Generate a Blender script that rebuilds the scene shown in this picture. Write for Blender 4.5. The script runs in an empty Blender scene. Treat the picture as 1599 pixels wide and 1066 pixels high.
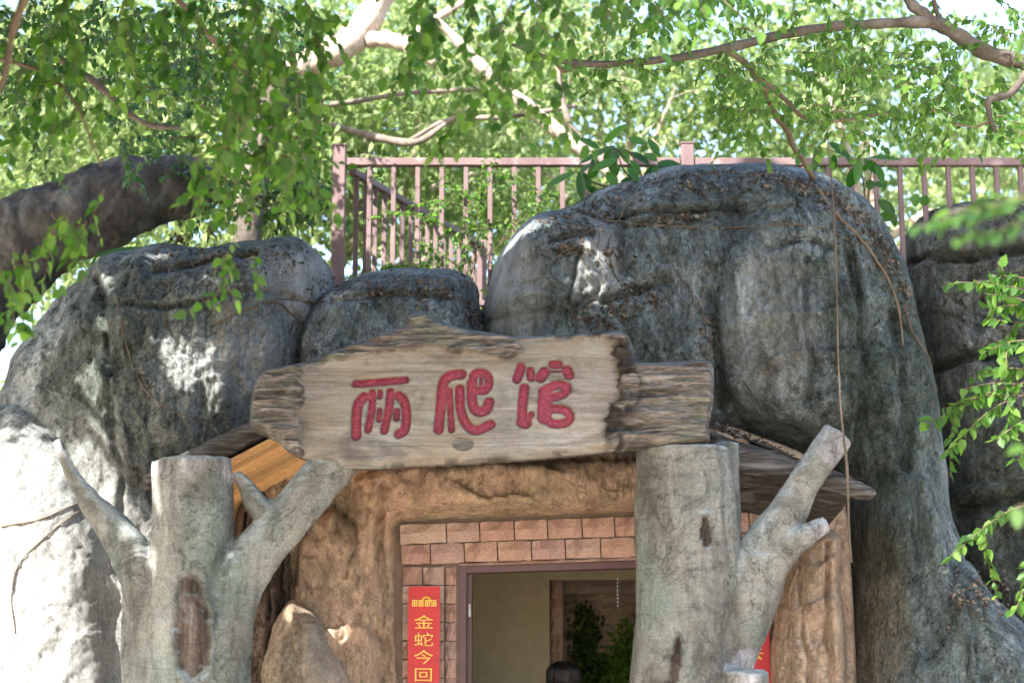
import bpy, bmesh, math, random
import numpy as np
from mathutils import Vector, Matrix, Euler
from mathutils.bvhtree import BVHTree

random.seed(7)
RNG = np.random.default_rng(7)
SC = bpy.context.scene
COL = SC.collection
R_ = math.radians

# ------------------------------------------------------------------ camera
F, CX, CY, CAMY, CAMZ, PITCH = 2760.0, 799.5, 533.0, -12.0, 1.5, R_(10.5)
cam_d = bpy.data.cameras.new('camera')
cam_d.sensor_width = 36.0
cam_d.lens = 36.0 * F / 1599.0
cam_d.clip_end = 2000
cam_d.dof.use_dof = True
cam_d.dof.focus_distance = 10.8
cam_d.dof.aperture_fstop = 1.8
cam = bpy.data.objects.new('camera', cam_d)
COL.objects.link(cam)
cam.location = (0, CAMY, CAMZ)
cam.rotation_euler = (math.pi / 2 + PITCH, 0, 0)
SC.camera = cam

# ------------------------------------------------------------------ sky and sun
SUN = Vector((-0.52, -0.66, 0.62)).normalized()      # towards the sun
world = bpy.data.worlds.new('World')
SC.world = world
world.use_nodes = True
wn = world.node_tree
bg = wn.nodes['Background']
sky = wn.nodes.new('ShaderNodeTexSky')
sky.sky_type = 'NISHITA'
sky.sun_disc = False
sky.sun_elevation = math.asin(SUN.z)
sky.sun_rotation = math.atan2(SUN.x, SUN.y)
sky.air_density = 1.0
sky.dust_density = 2.5
wn.links.new(sky.outputs[0], bg.inputs[0])
bg.inputs[1].default_value = 0.15
sun_d = bpy.data.lights.new('sun', 'SUN')
sun_d.energy = 5.0
sun_d.angle = R_(0.53)
sun_d.color = (1.0, 0.955, 0.88)
sun = bpy.data.objects.new('sun', sun_d)
COL.objects.link(sun)
sun.rotation_euler = SUN.to_track_quat('Z', 'Y').to_euler()
SC.view_settings.view_transform = 'Standard'
SC.view_settings.look = 'None'
SC.view_settings.exposure = 2.2
SC.view_settings.gamma = 1.0
SC.cycles.max_bounces = 10
SC.cycles.diffuse_bounces = 6
SC.cycles.transmission_bounces = 6
SC.cycles.caustics_reflective = False
SC.cycles.caustics_refractive = False

# ------------------------------------------------------------------ helpers
def ray(px, py):
    x = (px - CX) / F
    u = (CY - py) / F
    c, s = math.cos(PITCH), math.sin(PITCH)
    return Vector((x, c - u * s, s + u * c))

def P(px, py, Y):
    d = ray(px, py)
    return Vector((0, CAMY, CAMZ)) + d * ((Y - CAMY) / d.y)

def mpp(Y):                       # metres for one photo pixel at depth plane Y
    return (Y - CAMY) / F

def to_px(p):                     # world (n,3) -> photo pixels and depth
    p = np.asarray(p, float)
    q = p - np.array([0, CAMY, CAMZ])
    c, s = math.cos(PITCH), math.sin(PITCH)
    f = q[..., 1] * c + q[..., 2] * s
    u = -q[..., 1] * s + q[..., 2] * c
    return CX + F * q[..., 0] / f, CY - F * u / f, f

def tag(o, label=None, cat=None, group=None, kind=None):
    if label: o['label'] = label
    if cat: o['category'] = cat
    if group: o['group'] = group
    if kind: o['kind'] = kind
    return o

def link(o, parent=None):
    COL.objects.link(o)
    if parent is not None:
        o.parent = parent
        o.matrix_parent_inverse = Matrix.Translation(-Vector(parent.location))
    return o

def empty(name, loc, label=None, cat=None, group=None):
    o = bpy.data.objects.new(name, None)
    o.location = loc
    o.empty_display_size = 0.1
    COL.objects.link(o)
    return tag(o, label, cat, group)

def mesh_obj(name, me, mat, parent=None, smooth=True):
    if mat is not None:
        me.materials.clear()
        me.materials.append(mat)
    if smooth:
        me.polygons.foreach_set('use_smooth', np.ones(len(me.polygons), bool))
    return link(bpy.data.objects.new(name, me), parent)

def raw_mesh(name, V, Fc, attrs=None):
    """V (n,3); Fc (k,m) array of equal polygons"""
    V = np.asarray(V, np.float32)
    Fc = np.asarray(Fc, np.int32)
    k, m = Fc.shape
    me = bpy.data.meshes.new(name)
    me.vertices.add(len(V))
    me.vertices.foreach_set('co', V.ravel())
    me.loops.add(k * m)
    me.loops.foreach_set('vertex_index', Fc.ravel())
    me.polygons.add(k)
    me.polygons.foreach_set('loop_start', np.arange(0, k * m, m, dtype=np.int32))
    me.update(calc_edges=True)
    for a, v in (attrs or {}).items():
        set_attr(me, a, v)
    return me

def set_attr(me, name, val):
    at = me.attributes.get(name) or me.attributes.new(name, 'FLOAT', 'POINT')
    at.data.foreach_set('value', np.asarray(val, np.float32))

def get_co(me):
    co = np.empty(len(me.vertices) * 3, np.float32)
    me.vertices.foreach_get('co', co)
    return co.reshape(-1, 3).astype(float)

def set_co(me, co):
    me.vertices.foreach_set('co', np.asarray(co, np.float32).ravel())
    me.update()

def get_no(me):
    n = np.empty(len(me.vertices) * 3, np.float32)
    me.vertices.foreach_get('normal', n)
    return n.reshape(-1, 3).astype(float)

# gradient noise, vectorised
_perm = RNG.permutation(256)
_perm = np.concatenate([_perm, _perm, _perm])
_g = RNG.normal(size=(256, 3)); _g /= np.linalg.norm(_g, axis=1)[:, None]
def noise(p):
    p = np.asarray(p, float)
    i = np.floor(p).astype(int); f = p - i; i &= 255
    w = f * f * f * (f * (f * 6 - 15) + 10)
    r = 0
    for dx in (0, 1):
        for dy in (0, 1):
            for dz in (0, 1):
                h = _perm[_perm[_perm[i[:, 0] + dx] + i[:, 1] + dy] + i[:, 2] + dz]
                g = _g[h]
                d = (g[:, 0] * (f[:, 0] - dx) + g[:, 1] * (f[:, 1] - dy) + g[:, 2] * (f[:, 2] - dz))
                r = r + d * (w[:, 0] if dx else 1 - w[:, 0]) * (w[:, 1] if dy else 1 - w[:, 1]) * (w[:, 2] if dz else 1 - w[:, 2])
    return r
def fbm(p, oct=4, gain=.5, ridged=False):
    a, r, q = 1.0, 0, np.asarray(p, float)
    for k in range(oct):
        n = noise(q + 17.3 * k)
        r = r + a * ((1 - 2.2 * np.abs(n)) if ridged else n)
        a *= gain; q = q * 2.03
    return r
def smooth(a, b, x):
    t = np.clip((x - a) / (b - a), 0, 1)
    return t * t * (3 - 2 * t)

def catmull(pts, n):
    """resample a polyline (any dimension) smoothly, n points per span"""
    pts = np.asarray(pts, float)
    if len(pts) < 3:
        t = np.linspace(0, 1, n + 1)[:, None]
        return pts[0] * (1 - t) + pts[-1] * t
    q = np.vstack([2 * pts[0] - pts[1], pts, 2 * pts[-1] - pts[-2]])
    out = []
    for i in range(1, len(q) - 2):
        p0, p1, p2, p3 = q[i - 1:i + 3]
        for t in np.arange(n) / n:
            out.append(.5 * (2 * p1 + (p2 - p0) * t + (2 * p0 - 5 * p1 + 4 * p2 - p3) * t * t + (3 * p1 - p0 - 3 * p2 + p3) * t ** 3))
    out.append(q[-2])
    return np.array(out)

class Geo:
    """collects polygons; quads are stored with a repeated vertex avoided (tris and quads mixed through from_pydata)"""
    def __init__(s): s.v, s.f = [], []
    def tube(s, pts, rad, seg=8, cap=True):
        pts = [Vector(p) for p in pts]
        n = len(pts)
        if np.isscalar(rad): rad = [rad] * n
        t = (pts[1] - pts[0]).normalized()
        a = t.orthogonal().normalized()
        base = len(s.v)
        for i in range(n):
            t = (pts[min(i + 1, n - 1)] - pts[max(i - 1, 0)]).normalized()
            a = (a - t * a.dot(t)).normalized()
            b = t.cross(a)
            for k in range(seg):
                w = 2 * math.pi * k / seg
                s.v.append(pts[i] + (a * math.cos(w) + b * math.sin(w)) * rad[i])
        for i in range(n - 1):
            for k in range(seg):
                k2 = (k + 1) % seg
                s.f.append((base + i * seg + k, base + i * seg + k2, base + (i + 1) * seg + k2, base + (i + 1) * seg + k))
        if cap:
            s.f.append(tuple(base + k for k in range(seg))[::-1])
            s.f.append(tuple(base + (n - 1) * seg + k for k in range(seg)))
        return s
    def box(s, c, d, rot=None):
        base = len(s.v)
        m = rot or Matrix.Identity(3)
        for x in (-.5, .5):
            for y in (-.5, .5):
                for z in (-.5, .5):
                    s.v.append(Vector(c) + m @ Vector((x * d[0], y * d[1], z * d[2])))
        for q in ((0, 1, 3, 2), (4, 6, 7, 5), (0, 4, 5, 1), (2, 3, 7, 6), (0, 2, 6, 4), (1, 5, 7, 3)):
            s.f.append(tuple(base + k for k in q))
        return s
    def mesh(s, name):
        me = bpy.data.meshes.new(name)
        me.from_pydata([tuple(v) for v in s.v], [], s.f)
        me.update()
        return me
    def build(s, name, mat, parent=None, smooth=True):
        return mesh_obj(name, s.mesh(name), mat, parent, smooth)

def bevel_box(name, c, d, mat, parent=None, w=.006, rot=None):
    bm = bmesh.new()
    bmesh.ops.create_cube(bm, size=1)
    bmesh.ops.scale(bm, vec=d, verts=bm.verts)
    bmesh.ops.bevel(bm, geom=bm.edges[:], offset=w, segments=1, affect='EDGES')
    if rot is not None:
        bmesh.ops.rotate(bm, matrix=rot, verts=bm.verts)
    bmesh.ops.translate(bm, vec=Vector(c), verts=bm.verts)
    me = bpy.data.meshes.new(name); bm.to_mesh(me); bm.free()
    return mesh_obj(name, me, mat, parent, smooth=False)

def remesh(me, voxel, smooth_it=3):
    o = bpy.data.objects.new('tmp', me); COL.objects.link(o)
    m = o.modifiers.new('r', 'REMESH'); m.mode = 'VOXEL'; m.voxel_size = voxel
    if smooth_it:
        s = o.modifiers.new('s', 'SMOOTH'); s.factor = .5; s.iterations = smooth_it
    dg = bpy.context.evaluated_depsgraph_get()
    out = bpy.data.meshes.new_from_object(o.evaluated_get(dg))
    bpy.data.objects.remove(o); bpy.data.meshes.remove(me)
    return out

# ------------------------------------------------------------------ materials
class M:
    """small node-graph writer"""
    def __init__(s, name, rough=.85, spec=.3):
        s.m = bpy.data.materials.new(name); s.m.use_nodes = True
        s.t = s.m.node_tree; s.n = s.t.nodes
        s.b = s.n['Principled BSDF']
        s.b.inputs['Roughness'].default_value = rough
        s.b.inputs['Specular IOR Level'].default_value = spec
        s.tc = s.n.new('ShaderNodeTexCoord')
        s.h = None
    def pos(s, sc=(1, 1, 1), rot=(0, 0, 0)):
        k = s.n.new('ShaderNodeMapping')
        k.inputs['Scale'].default_value = sc
        k.inputs['Rotation'].default_value = rot
        s.t.links.new(s.tc.outputs['Object'], k.inputs[0])
        return k.outputs[0]
    def noise(s, scale, detail=5, sc=(1, 1, 1), dist=0.0, rough=.55, rot=(0, 0, 0)):
        k = s.n.new('ShaderNodeTexNoise')
        k.inputs['Scale'].default_value = scale; k.inputs['Detail'].default_value = detail
        k.inputs['Roughness'].default_value = rough; k.inputs['Distortion'].default_value = dist
        s.t.links.new(s.pos(sc, rot), k.inputs['Vector'])
        return k.outputs['Fac']
    def ridged(s, scale, detail=8, sc=(1, 1, 1), dist=0.0, rough=.6):
        k = s.n.new('ShaderNodeTexNoise'); k.noise_type = 'RIDGED_MULTIFRACTAL'; k.normalize = True
        k.inputs['Scale'].default_value = scale; k.inputs['Detail'].default_value = detail
        k.inputs['Roughness'].default_value = rough; k.inputs['Distortion'].default_value = dist
        s.t.links.new(s.pos(sc), k.inputs['Vector'])
        return k.outputs['Fac']
    def voro(s, scale, sc=(1, 1, 1), feature='F1'):
        k = s.n.new('ShaderNodeTexVoronoi'); k.feature = feature
        k.inputs['Scale'].default_value = scale
        s.t.links.new(s.pos(sc), k.inputs['Vector'])
        return k.outputs['Distance']
    def ramp(s, fac, stops):
        k = s.n.new('ShaderNodeValToRGB')
        e = k.color_ramp.elements
        while len(e) < len(stops): e.new(.5)
        for i, (p, c) in enumerate(stops):
            e[i].position = p
            c = (c, c, c) if np.isscalar(c) else c
            e[i].color = (*c, 1)
        s.t.links.new(fac, k.inputs[0])
        return k.outputs[0]
    def mix(s, fac, a, b, mode='MIX'):
        k = s.n.new('ShaderNodeMix'); k.data_type = 'RGBA'; k.blend_type = mode
        for sock, v in ((k.inputs[0], fac), (k.inputs[6], a), (k.inputs[7], b)):
            if hasattr(v, 'is_output'): s.t.links.new(v, sock)
            elif np.isscalar(v): sock.default_value = v
            else: sock.default_value = (*v, 1)
        return k.outputs[2]
    def math(s, op, a, b=None):
        k = s.n.new('ShaderNodeMath'); k.operation = op
        for sock, v in ((k.inputs[0], a), (k.inputs[1], b)):
            if v is None: continue
            if hasattr(v, 'is_output'): s.t.links.new(v, sock)
            else: sock.default_value = v
        return k.outputs[0]
    def attr(s, name):
        k = s.n.new('ShaderNodeAttribute'); k.attribute_name = name
        return k.outputs['Fac']
    def objrand(s):
        return s.n.new('ShaderNodeObjectInfo').outputs['Random']
    def bump(s, h, strength=.4, dist=.01):
        k = s.n.new('ShaderNodeBump')
        k.inputs['Strength'].default_value = strength; k.inputs['Distance'].default_value = dist
        s.t.links.new(h, k.inputs['Height'])
        if s.h is not None: s.t.links.new(s.h, k.inputs['Normal'])
        s.h = k.outputs[0]
        s.t.links.new(s.h, s.b.inputs['Normal'])
    def color(s, c):
        if hasattr(c, 'is_output'): s.t.links.new(c, s.b.inputs['Base Color'])
        else: s.b.inputs['Base Color'].default_value = (*c, 1)
        return s
    def rough(s, r):
        s.t.links.new(r, s.b.inputs['Roughness'])

def rock_mat(name, dark, mid, pale, moss=.5, mosscol=(.055, .075, .035), warm=None, streak=.7, con=1.0):
    m = M(name, .92, .2)
    a = m.noise(1.1, 7, (1, 1, .6), .6, .62)
    col = m.ramp(a, [(.28, dark), (.5, mid), (.68, pale)])
    # fine speckle
    sp = m.ramp(m.noise(38, 4), [(.3, .66), (.7, 1.28)])
    col = m.mix(1.0, col, sp, 'MULTIPLY')
    # vertical rain streaks
    st = m.ramp(m.noise(5, 5, (1, 1, .09), .3, .6), [(.40, .42), (.58, 1.0)])
    col = m.mix(streak, col, st, 'MULTIPLY')
    if warm is not None:
        w = m.ramp(m.noise(1.7, 5, (1, 1, .7), .5), [(.38, 0), (.62, 1)])
        col = m.mix(w, col, warm)
        col = m.mix(.5 * con * con, col, st, 'MULTIPLY')
    # moss and lichen
    mo = m.ramp(m.noise(1.6, 8, (1, 1, .55), .8, .68), [(.50, 0), (.62, 1)])
    col = m.mix(m.math('MULTIPLY', mo, moss), col, mosscol)
    # masked tints: a warm tone, then moss with shade painted in
    nz = m.ramp(m.noise(6, 8, (1, 1, .4), .8, .7), [(.30, .45), (.56, 1)])
    wm = m.mix(1.0, (.20, .155, .095), sp, 'MULTIPLY')
    col = m.mix(m.math('MULTIPLY', m.attr('warm'), nz), col, wm)
    dm = m.mix(1.0, (.036, .050, .036), sp, 'MULTIPLY')
    col = m.mix(m.math('MULTIPLY', m.attr('moss_shade'), nz), col, dm)
    li = m.ramp(m.noise(9, 8, (1, 1, 1), 1.2, .7), [(.60, 0), (.68, 1)])
    col = m.mix(m.math('MULTIPLY', li, .35), col, (.42, .44, .42))
    # thin dark cracks and pits
    cr = m.ramp(m.noise(2.1, 6, (1, 1, .45), 1.8, .6), [(.488, 1), (.497, .25), (.503, .25), (.512, 1)])
    col = m.mix(.55 * con, col, cr, 'MULTIPLY')
    pit = m.ramp(m.noise(16, 6, (1, 1, .7), .4, .7), [(.31, .2), (.41, 1)])
    col = m.mix(.8 * con, col, pit, 'MULTIPLY')
    blot = m.ramp(m.noise(4.5, 9, (1, 1, .6), 1.0, .72), [(.38, .45), (.52, 1.0), (.66, 1.3)])
    col = m.mix(.8 * con, col, blot, 'MULTIPLY')
    m.color(col)
    fis = m.ramp(m.ridged(3.2, 9, (1, 1, .5), .5, .55), [(.30, 1), (.62, .85), (.80, .30)])
    col2 = m.mix(.6 * con, col, fis, 'MULTIPLY')
    grit = m.ramp(m.noise(48, 8, (1, 1, .8), 0, .85), [(.36, .40), (.5, 1), (.64, 1.6)])
    col2 = m.mix(.8 * con, col2, grit, 'MULTIPLY')
    spot = m.ramp(m.noise(11, 9, (1, 1, .65), .5, .78), [(.385, .30), (.42, 1)])
    col2 = m.mix(.75 * con, col2, spot, 'MULTIPLY')
    chip = m.ramp(m.noise(14, 9, (1, 1, .8), .3, .8), [(.585, 0), (.61, 1)])
    col2 = m.mix(m.math('MULTIPLY', chip, .42), col2, m.mix(1.0, col2, (1.9, 1.95, 1.95), 'MULTIPLY'))
    drip = m.ramp(m.noise(13, 6, (1, 1, .045), .15, .6), [(.36, .45), (.42, 1)])
    col2 = m.mix(.6 * con, col2, drip, 'MULTIPLY')
    hl = m.ramp(m.noise(1.5, 9, (1, 1, .6), 2.6, .62), [(.4915, 1), (.498, .12), (.502, .12), (.5085, 1)])
    col2 = m.mix(.7 * con, col2, hl, 'MULTIPLY')
    m.bump(hl, .6, .02)
    m.bump(chip, .35, .012)
    pl = m.mix(.5, (.47, .475, .465), grit, 'MULTIPLY')
    pl = m.mix(.35, pl, st, 'MULTIPLY')
    m.color(m.mix(m.math('MULTIPLY', m.attr('pale'), nz), col2, pl))  # pale mask lightens the rock, also painting in the sun patch
    m.bump(fis, .7, .04)
    m.bump(m.ridged(11, 9, (1, 1, .7), .3, .65), .35, .03)
    m.bump(m.noise(6, 10, (1, 1, .55), .9, .68), .7, .06)
    m.bump(m.noise(26, 9, (1, 1, .7), .4, .8), .9, .026)
    m.bump(pit, .5, .012)
    m.bump(cr, .4, .012)
    return m.m

MAT = {}
MAT['rock'] = rock_mat('grey_rock', (.082, .102, .106), (.20, .243, .254), (.35, .41, .435), .35)
MAT['rock_blue'] = rock_mat('blue_grey_rock', (.10, .118, .124), (.24, .28, .295), (.40, .445, .47), .25)
MAT['rock_dark'] = rock_mat('dark_rock', (.035, .04, .037), (.10, .11, .102), (.19, .20, .19), .55, (.035, .055, .028))  # darker rock mix; deep shade at right is put into the colour
MAT['rock_pale'] = rock_mat('pale_rock', (.10, .112, .108), (.22, .243, .238), (.38, .405, .40), .4)
MAT['rock_tan'] = rock_mat('tan_plaster_rock', (.42, .31, .21), (.60, .455, .32), (.66, .54, .40), .4, (.27, .235, .12), (.62, .43, .31), .2, .55)
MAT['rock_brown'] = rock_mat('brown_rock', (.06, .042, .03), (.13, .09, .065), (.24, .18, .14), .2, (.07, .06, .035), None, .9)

def ground_mat():
    m = M('sandy_ground', .9)
    c = m.ramp(m.noise(.8, 6), [(.3, (.46, .38, .30)), (.7, (.60, .51, .41))])
    c = m.mix(1.0, c, m.ramp(m.noise(25, 4), [(.3, .75), (.7, 1.15)]), 'MULTIPLY')
    m.color(c); m.bump(m.noise(20, 5), .4, .02)
    return m.m
MAT['ground'] = ground_mat()

def hill_mat():
    m = M('leafy_hill_soil', .95)
    c = m.ramp(m.noise(2.5, 7), [(.3, (.05, .045, .022)), (.55, (.07, .10, .03)), (.75, (.11, .14, .045))])
    m.color(c); m.bump(m.noise(6, 6), .8, .1)
    return m.m
MAT['hill'] = hill_mat()

def wood_board():
    m = M('carved_board', .75, .25)
    k = m.attr('bark')
    g = m.noise(3.0, 7, (.6, 1, 3.6), 1.3, .62)
    face = m.ramp(g, [(.28, (.085, .077, .070)), (.45, (.155, .144, .131)), (.6, (.212, .202, .188)), (.75, (.27, .264, .252))])
    ln = m.ramp(m.noise(4.5, 6, (.30, 1, 21), .9, .6), [(.35, .30), (.41, 1)])
    face = m.mix(.55, face, ln, 'MULTIPLY')
    face = m.mix(.7, face, m.ramp(m.noise(60, 6, (.5, 1, 1.4), 0, .8), [(.34, .6), (.5, 1), (.68, 1.3)]), 'MULTIPLY')
    face = m.mix(m.ramp(m.noise(1.9, 4, (1, 1, 1.3)), [(.45, 0), (.66, .7)]), face, (.205, .165, .115))
    face = m.mix(m.ramp(m.noise(5, 5), [(.58, 0), (.72, .5)]), face, (.20, .225, .205))
    dk = m.ramp(m.noise(3.2, 6, (1, 1, .8), .6), [(.60, 0), (.70, .7)])
    face = m.mix(dk, face, (.055, .045, .04))
    barkc = m.ramp(m.noise(7, 7, (.5, 1, 4.0), 1.2, .66), [(.28, (.02, .017, .016)), (.45, (.07, .062, .056)), (.6, (.15, .138, .128)), (.76, (.27, .265, .26))])
    barkc = m.mix(.8, barkc, m.ramp(m.ridged(4, 8, (.4, 1, 5), .5, .6), [(.35, 1.15), (.62, .9), (.80, .2)]), 'MULTIPLY')
    barkc = m.mix(m.ramp(m.noise(2.6, 6), [(.56, 0), (.68, .5)]), barkc, (.10, .125, .09))
    bc = m.mix(k, face, barkc)
    bc = m.mix(m.attr('char'), bc, (.022, .018, .016))
    m.color(bc)
    m.bump(m.ridged(5, 8, (.35, 1, 11), .6, .6), .35, .012)
    m.bump(m.noise(45, 4), .25, .004)
    return m.m
MAT['board'] = wood_board()

def red_paint():
    m = M('red_carving_paint', .55, .4)
    c = m.ramp(m.noise(60, 5), [(.35, (.12, .010, .022)), (.6, (.225, .020, .048)), (.78, (.33, .07, .10))])
    m.color(c); m.bump(m.noise(55, 5), .6, .006)
    return m.m
MAT['red_paint'] = red_paint()

def post_mat():
    m = M('painted_concrete_bark', .85, .25)
    a = m.noise(2.2, 7, (1, 1, .5), .7, .6)
    c = m.ramp(a, [(.28, (.085, .082, .072)), (.48, (.165, .162, .145)), (.66, (.245, .247, .23))])
    gr = m.ramp(m.noise(2.7, 6, (1, 1, .7), .5), [(.48, 0), (.66, .65)])
    c = m.mix(gr, c, (.13, .178, .155))
    li = m.ramp(m.noise(7, 8, (1, 1, .6), 1.2, .7), [(.585, 0), (.70, .5)])
    c = m.mix(li, c, (.33, .37, .37))
    ring = m.ramp(m.noise(3, 5, (1.2, 1.2, 9), .8), [(.33, .70), (.5, 1)])
    c = m.mix(.55, c, ring, 'MULTIPLY')
    c = m.mix(.8, c, m.ramp(m.noise(24, 6, (1, 1, .6), .5, .7), [(.29, .3), (.40, 1)]), 'MULTIPLY')
    hol = m.ramp(m.noise(9, 6, (1, 1, .13), .5, .6), [(.32, (.02, .015, .012)), (.5, (.075, .056, .045)), (.68, (.18, .15, .13))])
    c = m.mix(m.attr('hollow'), c, hol)
    cut = m.ramp(m.noise(14, 6, (1, 1, .25), .5, .7), [(.3, (.12, .115, .12)), (.55, (.28, .28, .29)), (.72, (.47, .48, .49))])
    c = m.mix(m.attr('cut'), c, cut)
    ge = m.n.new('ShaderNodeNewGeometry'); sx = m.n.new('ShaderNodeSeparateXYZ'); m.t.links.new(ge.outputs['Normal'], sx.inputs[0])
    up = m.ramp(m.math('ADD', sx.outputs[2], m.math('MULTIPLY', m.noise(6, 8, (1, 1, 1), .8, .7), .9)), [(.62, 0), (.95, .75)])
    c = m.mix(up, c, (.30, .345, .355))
    c = m.mix(.85, c, m.ramp(m.noise(5, 9, (1, 1, .5), 1.0, .72), [(.36, .42), (.52, 1), (.68, 1.25)]), 'MULTIPLY')
    ck = m.ramp(m.ridged(4.5, 8, (1, 1, 1.6), .6, .6), [(.35, 1), (.64, .9), (.80, .28)])
    c = m.mix(.8, c, ck, 'MULTIPLY')
    c = m.mix(.7, c, m.ramp(m.noise(45, 8, (1, 1, 1.5), 0, .85), [(.36, .5), (.5, 1), (.64, 1.4)]), 'MULTIPLY')
    hair_ = m.ramp(m.noise(1.6, 7, (1.2, 1.2, 1.6), 1.6, .55), [(.493, 1), (.499, .35), (.501, .35), (.507, 1)])
    c = m.mix(.6, c, hair_, 'MULTIPLY')
    m.color(c)
    m.bump(hair_, .6, .015)
    m.bump(ck, .7, .025)
    m.bump(m.noise(5, 6, (1, 1, 3), .6), .35, .02)
    m.bump(m.noise(30, 8, (1, 1, .7), .3, .75), 1.0, .02)
    m.bump(m.noise(9, 6, (1, 1, .13), .5, .6), .25, .03)
    return m.m
MAT['post'] = post_mat()

def brick_mat(name, cols):
    m = M(name, .9, .2)
    c = m.ramp(m.objrand(), [(0, cols[0]), (.35, cols[1]), (.7, cols[2]), (1, cols[3])])
    c = m.mix(1.0, c, m.ramp(m.noise(14, 6, (1, 1, 1.5), .5), [(.28, .62), (.7, 1.25)]), 'MULTIPLY')
    c = m.mix(m.ramp(m.noise(3, 6, (1, 1, 1), .6, .7), [(.60, 0), (.70, .55)]), c, (.50, .45, .42))
    m.color(c); m.bump(m.noise(22, 6, (1, 1, 1.4), .4, .7), .7, .02)
    return m.m
MAT['brick'] = brick_mat('red_sandstone_brick', [(.50, .31, .25), (.55, .36, .28), (.48, .32, .285), (.58, .43, .34)])
MAT['stone'] = brick_mat('stacked_stone', [(.55, .44, .32), (.65, .53, .40), (.48, .40, .31), (.70, .60, .46)])

def plain(name, c, rough=.6, spec=.4, var=.15, scale=12, bump=.1, metal=0):
    m = M(name, rough, spec)
    v = m.ramp(m.noise(scale, 6, (1, 1, 1), .4), [(.3, 1 - var), (.7, 1 + var)])
    m.color(m.mix(1.0, c, v, 'MULTIPLY'))
    if bump: m.bump(m.noise(scale * 4, 5), bump, .005)
    m.b.inputs['Metallic'].default_value = metal
    return m.m
MAT['soil'] = plain('dark_leaf_mould', (.035, .028, .02), .95, .1, .4, 30, .8)
MAT['mortar'] = plain('mortar', (.17, .125, .095), .95, .1)
MAT['beige'] = plain('beige_wall_paint', (.40, .35, .23), .8, .2, .08)
MAT['maroon'] = plain('maroon_door_frame', (.075, .032, .034), .45, .4)
MAT['steel'] = plain('worn_steel', (.22, .21, .20), .4, .5, .2, 40, 0, .7)
MAT['gold'] = plain('gold_lettering', (.72, .42, .055), .45, .5, .1)
MAT['ink'] = plain('orange_lettering_fill', (.55, .12, .02), .5, .4, .1)
MAT['banner'] = plain('red_banner', (.42, .012, .014), .5, .4, .1, 6, .05)
MAT['hair'] = plain('black_hair', (.008, .007, .007), .45, .4, .2, 60, .3)
MAT['skin'] = plain('skin', (.45, .28, .2), .5, .4, .05)
MAT['shirt'] = plain('dark_shirt', (.02, .022, .03), .85, .2)
MAT['floor_in'] = plain('interior_floor', (.20, .17, .13), .6, .3)

def rail_mat():
    m = M('faded_mauve_rail_paint', .6, .35)
    c = m.ramp(m.noise(4, 6, (1, 1, .4)), [(.3, (.10, .062, .062)), (.7, (.165, .112, .112))])
    c = m.mix(m.ramp(m.noise(14, 7, (1, 1, .5), .8, .7), [(.61, 0), (.68, .8)]), c, (.10, .055, .05))
    c = m.mix(m.ramp(m.noise(6, 6), [(.58, 0), (.75, .5)]), c, (.46, .36, .35))
    m.color(c); m.bump(m.noise(30, 5), .3, .005)
    return m.m
MAT['rail'] = rail_mat()

def soffit_mat():
    m = M('varnished_pine_board', .45, .4)
    c = m.ramp(m.noise(4, 6, (.5, 14, 14), .8), [(.3, (.50, .25, .10)), (.5, (.74, .44, .20)), (.7, (.80, .55, .29))])
    c = m.mix(1.0, c, m.ramp(m.objrand(), [(0, .6), (1, 1.15)]), 'MULTIPLY')
    m.color(c); m.bump(m.noise(8, 5, (.5, 14, 14)), .2, .004)
    return m.m
MAT['pine'] = soffit_mat()

def logbark(name, a, b, c_, z=6.0):
    m = M(name, .9, .2)
    c = m.ramp(m.noise(5, 7, (.5, 1, z), .9, .65), [(.3, a), (.5, b), (.72, c_)])
    m.color(c); m.bump(m.noise(6, 6, (.5, 1, z), .8, .65), .7, .03)
    return m.m
MAT['eave'] = logbark('weathered_eave_log', (.016, .014, .013), (.055, .05, .046), (.17, .17, .168))

def bark(name, a, b, c_, sc=(1, 1, .5)):
    m = M(name, .9, .2)
    c = m.ramp(m.noise(4, 7, sc, .7, .62), [(.3, a), (.52, b), (.74, c_)])
    c = m.mix(.7, c, m.ramp(m.noise(30, 7, (1, 1, 1), 0, .75), [(.3, .5), (.65, 1.3)]), 'MULTIPLY')
    c = m.mix(.5, c, m.ramp(m.ridged(5, 8, sc, .4), [(.35, 1.1), (.65, .9), (.82, .3)]), 'MULTIPLY')
    m.color(c); m.bump(m.noise(9, 7, sc, .6, .65), .6, .03); m.bump(m.noise(45, 5), .4, .006)
    return m.m
MAT['bark_dark'] = bark('dark_trunk_bark', (.022, .021, .02), (.06, .058, .056), (.16, .16, .158))
MAT['bark_pale'] = bark('pale_fig_bark', (.24, .19, .155), (.38, .315, .265), (.50, .44, .39))
MAT['bark_grey'] = bark('grey_branch_bark', (.04, .033, .028), (.095, .08, .067), (.18, .16, .14))
MAT['twig'] = bark('brown_twig', (.06, .042, .03), (.12, .09, .062), (.2, .16, .12))
MAT['bark_mid'] = bark('darker_limb_bark', (.09, .072, .06), (.17, .14, .118), (.26, .225, .195))  # darker tone of the pale fig bark for the thin limbs
MAT['root'] = bark('dull_aerial_root', (.05, .04, .03), (.11, .088, .068), (.24, .195, .15))
MAT['vine'] = bark('dry_vine', (.055, .043, .033), (.12, .095, .075), (.22, .185, .15))

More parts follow.
